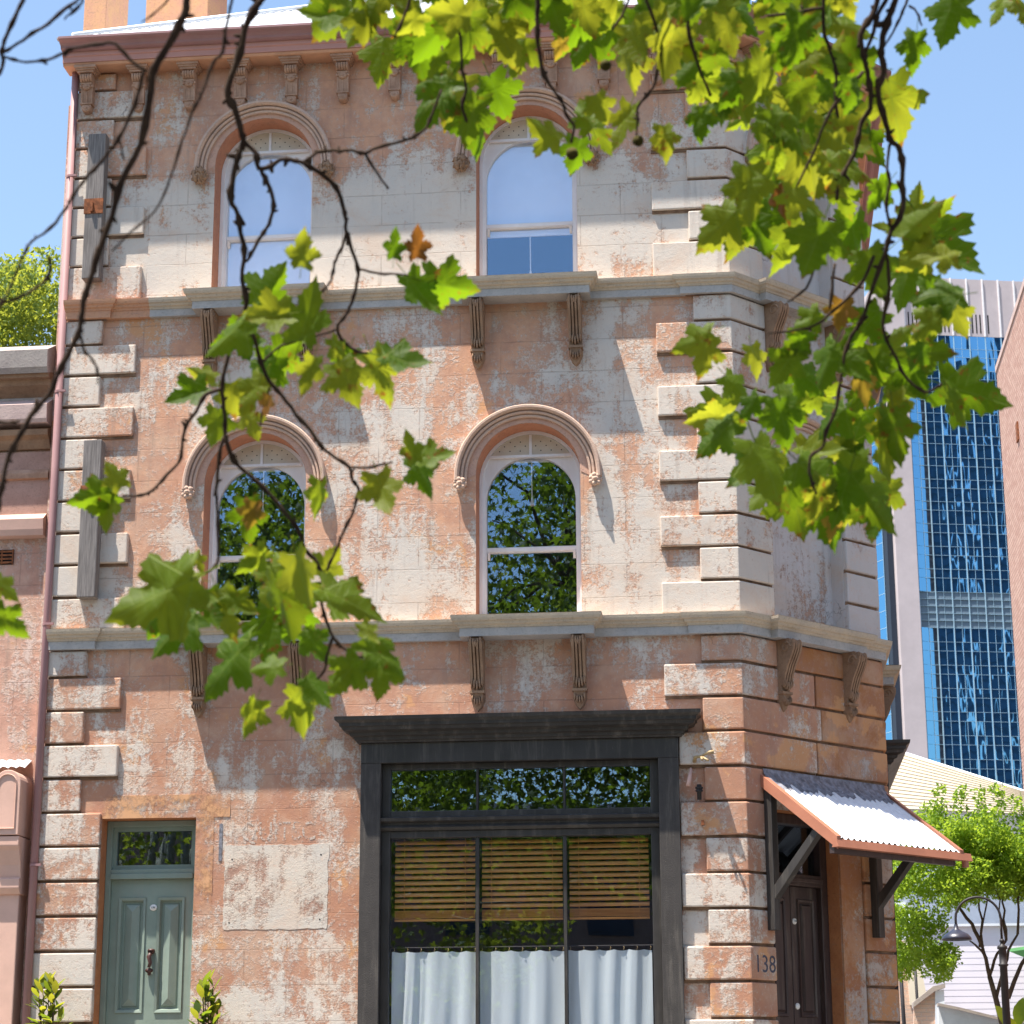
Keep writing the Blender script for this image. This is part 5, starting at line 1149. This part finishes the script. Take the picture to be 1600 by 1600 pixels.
DEAD = [plane_leaf(s_, MAT['deadleaf']) for s_ in (3, 9, 12)]
nleaf = 0
def leaf(bx, by, tx, ty, d=None, flip=None, tilt=None, me=None):
    global nleaf
    d = d if d is not None else random.uniform(4.6, 5.6)
    tz_ = random.uniform(-.25, .25) if tilt is None else tilt
    p = atd(bx, by, d); ln = math.hypot(tx-bx, ty-by)/FPX*d
    q = atd(tx, ty, d) + FW*(ln*tz_); y = (q - p); L = y.length; y.normalize()
    n_ = -FW + RT*random.uniform(-.85, .85) + UP*random.uniform(-.35, .95); n_ = (n_ - y*n_.dot(y)).normalized()
    if (flip if flip is not None else random.random() < .3): n_ = -n_
    x = y.cross(n_); s = L*1.0
    mw = Matrix(((x.x, y.x, n_.x, p.x), (x.y, y.y, n_.y, p.y), (x.z, y.z, n_.z, p.z), (0, 0, 0, 1))) @ Matrix.Diagonal((s*random.uniform(.66, .92), s, s, 1))
    mw.translation -= TR; link('leaf', me or random.choice(LM), PT, 0, mw); nleaf += 1
def twig(pts, d0, w0, w1=None, d1=None, up=True):
    """hanging twig along photo points; w in photo pixels; carried on upwards into the crown when it leaves the top edge"""
    w1 = w1 or w0*.6; d1 = d1 or d0; n_ = len(pts); P3 = []; rad = []
    sp = []
    for i in range(n_-1):                                      # Catmull-Rom through the points
        a, b, c, e = pts[max(i-1, 0)], pts[i], pts[i+1], pts[min(i+2, n_-1)]
        for k in range(3):
            t = k/3; f = lambda u: .5*((2*b[u]) + (c[u]-a[u])*t + (2*a[u]-5*b[u]+4*c[u]-e[u])*t*t + (3*b[u]-a[u]-3*c[u]+e[u])*t**3)
            sp.append((f(0), f(1)))
    sp.append(pts[-1]); m = len(sp)
    for i, (x, y) in enumerate(sp):
        t = i/(m-1); d = d0 + (d1-d0)*t; P3.append(atd(x + random.uniform(-.8, .8), y + random.uniform(-.8, .8), d)); k = random.uniform(.85, 1.15) * (1.5 if i % 5 == 4 else 1)
        rad.append((w0 + (w1-w0)*t)*.5/FPX*d*k)
    if up and pts[0][1] <= 5:
        a = P3[0]; P3 = [a + Vector((.25, -1.4, 2.6)), a + Vector((.12, -.6, 1.3)), a + Vector((.03, -.15, .45))] + P3; rad = [rad[0]*2.2, rad[0]*1.7, rad[0]*1.3] + rad
    mb = MB(); mb.tube([p - TR for p in P3], rad, 7)
    for i in range(4, len(P3)-1):
        if random.random() < .33:
            a = random.uniform(0, 6.28); dv = (RT*math.cos(a) + UP*math.sin(a)); p = P3[i] - TR; L = rad[i]*random.uniform(1.6, 3.4); mb.tube([p, p + dv*L*.6, p + dv*L], [rad[i]*.75, rad[i]*.7, rad[i]*.3], 5)
    return mb.build('twig', MAT['twig'], PT, smooth=True)
DL = 3.9; DM = 4.6; DR = 5.1; DT = {5.1: 4.75}
tws = [
 ([(292,0),(287,25),(260,75),(240,108),(235,140),(220,225),(190,282),(175,337),(152,400),(140,440),(130,472),(125,512),(110,547),(95,575),(77,615),(48,650),(25,692),(12,717),(2,762),(-2,800)], DL, 12, 7),
 ([(125,512),(130,545),(143,560),(152,580),(153,600)], DL, 5, 3), ([(228,112),(202,92),(180,68),(150,70),(125,74),(100,82),(75,93),(48,97),(22,94),(5,88)], DL, 6, 4),
 ([(224,112),(215,150),(200,187),(185,217),(160,250),(140,272),(120,297),(102,327),(78,357),(48,378),(37,400),(10,462),(-4,485)], DL, 6, 4), ([(186,215),(191,235),(193,250)], DL, 4, 3),
 ([(362,0),(352,50),(347,82),(332,100),(315,147),(300,175),(285,220),(267,275),(260,295),(242,330),(205,362),(175,392)], DL, 5, 3),
 ([(36,0),(22,28),(10,55),(3,80),(5,100),(-3,118)], DL, 7, 6), ([(122,0),(100,15),(75,38),(50,53),(28,68),(5,82)], DL, 6, 5), ([(128,4),(120,15),(108,24)], DL, 4, 2), ([(262,0),(245,18),(222,34)], DL, 4, 2),
 ([(75,400),(78,425),(57,450),(25,467),(-3,475)], DL, 6, 4), ([(-3,660),(14,661),(30,659)], DL, 7, 5), ([(100,30),(112,18),(125,5)], DL, 3, 2),
 ([(410,0),(402,8),(383,45),(375,82),(355,142),(367,170),(377,207),(380,222),(372,245),(365,275),(360,310),(372,335),(375,362),(382,390),(378,437),(385,475),(365,520),(355,562),(347,600),(350,640),(352,675),(345,700),(340,740),(337,775)], DM, 11, 5),
 ([(380,505),(388,512),(400,537),(407,565),(420,595),(440,617),(462,647),(485,672),(500,695),(517,710),(545,730),(550,750),(560,762),(557,780),(552,800),(537,830),(520,870),(510,892)], DM, 7, 4),
 ([(545,730),(575,730),(600,725),(613,722)], DM, 4, 3), ([(422,605),(412,632),(405,675)], DM, 4, 2), ([(352,680),(362,715),(378,732),(410,760),(445,800),(467,830),(477,857),(497,882),(505,912),(503,940),(510,970),(522,997),(540,1015),(557,1026),(570,1027)], DM, 7, 4),
 ([(520,997),(510,1025),(507,1047),(490,1065),(472,1070),(450,1070)], DM, 5, 3), ([(347,607),(322,617),(307,642),(290,667),(285,695),(280,722),(260,742),(240,765),(220,774),(190,775)], DM, 6, 4),
 ([(380,222),(400,240),(404,262),(422,260),(437,250),(455,250),(475,255),(500,270),(525,292),(535,320),(540,340),(541,362),(550,390),(560,420),(557,445),(550,472),(540,492),(527,512),(535,532),(547,543),(562,551),(575,552)], DM, 8, 4),
 ([(541,362),(535,385),(525,405),(520,425),(515,442),(495,462),(465,472)], DM, 5, 3), ([(560,420),(590,427),(620,428),(637,431)], DM, 4, 3), ([(475,254),(495,238),(515,235),(530,236),(550,235),(570,239),(590,230),(625,222),(650,212),(665,200),(675,180),(690,140)], DM, 6, 4),
 ([(570,239),(575,247),(590,272),(607,295)], DM, 5, 3), ([(404,262),(410,270),(422,295),(427,322),(420,350),(407,370),(396,392),(384,410)], DM, 7, 5), ([(410,565),(440,540),(480,530),(525,515)], DM, 4, 3),
 ([(300,905),(330,890),(342,870),(340,820),(338,775)], DM, 4, 5), ([(730,190),(722,165),(728,140),(722,110)], DR, 5, 4),
 ([(841,0),(839,37),(841,75),(850,117),(865,140),(880,162),(885,180),(897,197),(893,222)], DR, 7, 4), ([(982,0),(972,25),(955,47)], DR, 5, 3), ([(1025,125),(1017,142),(997,167),(997,187),(994,212)], DR, 5, 3), ([(1010,0),(1030,60),(1025,125)], DR, 6, 5),
 ([(1372,0),(1362,25),(1345,55),(1350,87),(1355,112),(1360,140),(1360,170),(1347,190),(1340,220),(1330,250),(1312,282),(1307,312)], DR, 9, 6),
 ([(1400,0),(1390,25),(1380,57),(1377,82),(1381,112),(1372,135),(1375,162),(1385,195),(1390,217),(1405,232),(1410,257),(1410,287),(1412,315),(1405,342),(1392,362),(1385,387),(1382,400),(1360,460),(1347,500),(1330,525),(1320,555),(1312,600),(1307,637),(1290,675),(1285,700),(1265,715),(1267,750),(1275,772)], DR, 11, 4),
 ([(1385,0),(1372,22),(1365,50),(1352,80)], DR, 7, 6), ([(1417,0),(1407,27),(1395,50),(1380,75)], DR, 5, 3), ([(1287,0),(1287,50),(1297,80),(1307,112),(1305,150),(1310,185)], DR, 6, 4), ([(1390,225),(1387,265),(1390,287),(1385,320),(1390,350)], DR, 5, 5),
 ([(1365,400),(1350,437),(1320,470),(1300,487),(1280,505),(1250,515),(1200,520)], DR, 6, 3), ([(1385,395),(1390,450),(1380,505),(1385,530),(1400,560),(1412,585),(1432,605),(1450,612),(1472,600)], DR, 6, 4), ([(1305,412),(1300,450),(1297,482)], DR, 5, 4), ([(1275,412),(1260,450),(1230,472)], DR, 4, 3),
 ([(1200,25),(1240,20),(1285,12)], DR, 5, 5), ([(1350,112),(1320,140),(1290,190),(1270,240),(1240,300)], DR, 6, 3), ([(1420,8),(1432,18),(1440,40)], DR, 4, 3), ([(640,0),(630,30),(615,60)], DR, 5, 3), ([(690,0),(710,30),(720,60),(722,110)], DR, 5, 4), ([(1080,0),(1075,40),(1090,100),(1110,150)], DR, 6, 4)]
for tw_ in tws: twig(tw_[0], DT.get(tw_[1], tw_[1]), *tw_[2:])
# leaves that can be told apart: stalk end -> tip, in photo pixels
LL = [(178,768,105,788),(168,772,172,832),(190,760,165,718),(322,606,262,640),(335,590,290,575),(340,640,330,700),
 (400,520,330,545),(470,530,497,436),(405,478,448,408),(470,415,468,357),(450,538,418,612),(520,530,548,575),(580,552,620,636),(600,556,674,576),(530,568,562,634),(430,560,395,625),(380,500,322,560),(450,490,375,505),(545,545,515,600),(490,560,470,620),(410,590,370,650),(385,640,400,690),(360,600,370,655),
 (637,432,684,497),(668,440,757,460),(615,402,615,354),(648,720,632,671),(650,718,680,779),(655,715,712,714),(590,742,612,813),(500,752,498,816),(385,782,386,856),(305,865,318,898),
 (300,905,158,970),(290,925,212,1002),(320,925,332,988),(305,958,235,1022),(340,925,366,1004),(355,930,405,962),(280,900,300,860),(310,905,255,890),
 (445,880,408,952),(462,868,486,960),(430,900,462,1004),(505,920,606,972),(430,958,416,1042),(475,985,512,1042),(390,1000,300,1088),(400,1095,374,1152),(470,1075,480,1162),(560,1030,508,1092),(600,1030,585,1092),(570,1000,637,1052),(565,975,592,1010),(505,900,530,850),(440,1040,385,1045),(480,1060,520,1110),(415,860,370,900),(470,940,440,1000),
 (-10,955,42,1002),(-8,905,30,940),(735,165,757,246),(700,125,638,202),(765,120,792,192),(720,120,690,205),(745,150,720,230),(690,80,650,130),(875,217,820,188),(925,200,905,148),(930,200,957,243),(905,218,897,275),(925,48,892,106),(985,70,980,147),(985,165,964,237),(1035,198,1047,252),(1095,168,1087,224),(1165,115,1160,205),(1130,120,1118,208),(930,150,948,195),
 (1575,-12,1543,40),(1590,-5,1612,45),(1432,52,1424,118),(1490,-8,1464,70),(1387,125,1412,228),(1150,330,1083,390),(1160,340,1140,410),(1165,330,1170,270),(1430,345,1437,283),(1440,342,1503,440),(1450,350,1480,300),(1472,600,1577,636),(1480,605,1526,672),(1395,640,1402,732),(1425,548,1493,553),(1420,560,1450,625),(1340,760,1402,838),(1290,780,1312,866),(1232,760,1264,842),(1205,700,1148,772),(1180,690,1228,792),(1110,520,1043,548),(1105,530,1092,592),(1140,650,1066,655),(1145,660,1080,708),(1330,780,1300,850),(1370,790,1365,850),(1200,760,1170,800),
 (540,0,487,70),(530,-15,470,30),(560,20,545,80),(600,60,588,135),(700,30,735,112),(640,40,660,130),(720,40,792,62),(660,20,610,60),(590,0,560,60),(625,5,640,70),(750,0,770,70),(800,-10,830,50),(770,30,810,110),(860,0,880,60),(820,60,790,120),(905,-10,925,60),(960,0,935,60),(985,40,1010,110),(1040,10,1010,80)]
for q in LL: leaf(*q, d=(DM if q[0] < 680 and q[1] > 240 else DR) + random.uniform(-.35, .35))
for q in ((652,402,650,350),(1345,575,1352,640),(1215,290,1225,345),(1318,470,1312,520),(1255,20,1260,75),(1045,35,1060,80),(880,60,868,95),(1030,215,1042,255),(395,785,388,830),(420,618,418,652),(1305,800,1300,850)): leaf(*q, d=(DM if q[0] < 680 else DR) - .12, me=random.choice(DEAD))
# denser mass at upper right
def inside(x, y, poly):
    c = False; j = len(poly)-1
    for i in range(len(poly)):
        (xi, yi), (xj, yj) = poly[i], poly[j]
        if (yi > y) != (yj > y) and x < (xj-xi)*(y-yi)/(yj-yi) + xi: c = not c
        j = i
    return c
def fill(poly, n_, s0, s1, mind=26):
    got = []; tr = 0; xs_ = [p[0] for p in poly]; ys_ = [p[1] for p in poly]
    while len(got) < n_ and tr < 6000:
        tr += 1; x, y = random.uniform(min(xs_), max(xs_)), random.uniform(min(ys_), max(ys_))
        if inside(x, y, poly) and all((x-a)**2 + (y-b)**2 > mind**2 for a, b in got): got.append((x, y))
    for x, y in got:
        a = R(random.gauss(90, 48)); s = random.uniform(s0, s1); leaf(x - s*.4*math.cos(a), y - s*.4*math.sin(a), x + s*.6*math.cos(a), y + s*.6*math.sin(a), d=DR + random.uniform(-.5, .6))
fill([(1000,0),(1330,-10),(1340,120),(1370,150),(1340,300),(1200,260),(1130,180),(1020,110)], 50, 50, 98, 25)
fill([(480,-20),(1000,-20),(1000,60),(760,90),(600,70),(500,30)], 16, 60, 100, 40)
fill([(1200,220),(1360,180),(1400,330),(1470,360),(1490,430),(1400,470),(1330,400),(1220,380),(1150,340)], 20, 55, 98, 32)
fill([(1180,520),(1350,470),(1460,470),(1440,600),(1400,700),(1385,800),(1280,800),(1190,720),(1110,650)], 34, 52, 95, 30)
fill([(1400,480),(1500,450),(1520,520),(1440,560)], 4, 55, 85, 30)
for x, y, r_ in ((946,102,8.5), (894,240,9.5), (997,220,8.5)):
    p = atd(x, y, DR-.15) - TR; mb = MB(); r3 = r_/FPX*DR; mb.blob((0,0,0), r3, (1,1,1), 16, 12, .08); o = mb.build('seed_ball', MAT['seed'], PT, smooth=True); o.location = p
    mb = MB()
# crown and limbs overhead and behind (outside the picture, seen only as the mirror image in the windows)
def inview(p, mg=60):
    d = p - np.array(CAM); z = d @ np.array(FW); x = 800 + FPX*(d @ np.array(RT))/np.where(np.abs(z) < 1e-3, 1e-3, z); y = 800 - FPX*(d @ np.array(UP))/np.where(np.abs(z) < 1e-3, 1e-3, z)
    return (z > .05) & (x > -mg) & (x < 1600+mg) & (y > -mg-260) & (y < 1600+mg)
cs = []; random.seed(8)
while len(cs) < 330:
    q = Vector((random.gauss(0, 1), random.gauss(0, 1), random.gauss(0, 1))).normalized() * random.uniform(.45, 1)**.5
    c = Vector((3.6 + q.x*9.0, -18.5 + q.y*6.8, 7.8 + q.z*4.2))
    if c.z < 3.6: continue
    q = c - SUNV/SUNV.z*(c.z - 2)
    if 1. < q.x < 9 and -16.4 < q.y < -12 and random.random() < .68: continue
    cs.append((tuple(c), random.uniform(.55, 1.05)))
pts = clumps(cs, 250, .5); pts = pts[~inview(pts)]; d_ = np.linalg.norm(pts - np.array(CAM), axis=1); pts = pts[d_ > 2.2]
rel(leaf_cloud('crown', pts, .14, MAT['leafstuff'], PT, 'lobed', .5, .5), PT)
mb = MB(); mb.tube([TR, TR + Vector((-.05, .05, 1.5)), TR + Vector((-.25, .1, 3.2)), TR + Vector((-.6, .3, 5.0))], [.42, .32, .29, .26], 14); rel(mb.build('trunk', MAT['bark'], PT, smooth=True), PT)
fork = TR + Vector((-.6, .3, 4.9))
for k, tgt in enumerate(((3.0, -20, 9.5), (7.5, -17.5, 10.5), (10.5, -14, 8.5), (-2, -21, 8.5), (12, -24, 9), (5, -25, 9), (1.0, -15.5, 8.2))):
    mb = MB(); pp = limb(mb, fork, tgt, .19, .06, 9, .05, 10); mb.v = [(a-TR.x, b-TR.y, c-TR.z) for a, b, c in mb.v]; lb = mb.build('limb', MAT['barkdk'], PT, smooth=True)
    near = sorted(cs, key=lambda c: (Vector(c[0]) - Vector(tgt)).length)[:14]; m2 = MB()
    for c, r in near:
        s_ = min(pp[3:], key=lambda p: (p - Vector(c)).length); a = np.array([tuple(Vector(s_).lerp(Vector(c), t)) for t in (0, .25, .5, .75, 1)])
        if not inview(a, 120).any(): limb(m2, s_, c, .05, .012, 5, .06, 6)
    m2.v = [(a-TR.x, b-TR.y, c-TR.z) for a, b, c in m2.v]
    if m2.v: m2.build('branch', MAT['barkdk'], lb, smooth=True)
# a second plane tree farther along the kerb behind the camera, mirrored in the shop window
T2 = Vector((-6.0, -24.5, -1.4)); P2 = empty('plane_tree', T2); tag(P2, 'second plane tree across the street, seen only mirrored in the panes', 'tree')
cs = []
while len(cs) < 190:
    q = Vector((random.gauss(0, 1), random.gauss(0, 1), random.gauss(0, 1))).normalized() * random.uniform(.4, 1)**.5; cs.append(((-2.5 + q.x*11, -27 + q.y*4.0, 7.6 + q.z*6.2), random.uniform(.6, 1.1)))
rel(leaf_cloud('crown', clumps(cs, 150, .5), .15, MAT['leafstuff'], P2, 'lobed', .5, .5), P2)
mb = MB(); limb(mb, T2, T2 + Vector((.3, .2, 4.5)), .36, .24, 6, .02, 12)
for c, r in cs[::6]: limb(mb, T2 + Vector((.3, .2, 3.6)), c, .11, .03, 6, .05, 7)
rel(mb.build('trunk', MAT['bark'], P2, smooth=True), P2)
print('leaves', nleaf, 'panes', npan)

# ------------------------------------------------------------------ warehouse across the street, behind the camera (mirrored in the shop panes)
WHs = empty('brick_warehouse', (5, -46, -1.4)); tag(WHs, 'dark brick warehouse across the street, seen only mirrored in the shop panes', 'warehouse')
mb = MB(); mb.box(-60, 70, -58, -46, -1.4, 8.5); rel(mb.build('wall', brickm('warehouse_brick', (.16,.09,.07), (.2,.11,.085), (.16,.13,.11), 'x'), WHs), WHs)
mb = MB(); mb.box(-60.2, 70.2, -58, -45.8, 8.5, 8.8); rel(mb.build('parapet', MAT['parapet'], WHs), WHs)
for i in range(16):
    for z in (1.2, 5.0):
        x = -28 + i*4.2; mb = MB(); mb.box(x, x+1.3, -46.02, -45.9, z, z+2.1); wn_ = mb.build('window', MAT['tdark'], WHs); rel(wn_, WHs); mb = MB(); mb.box(x+.1, x+1.2, -45.9, -45.88, z+.1, z+2.0); mb.build('pane', MAT['tdark'], wn_)
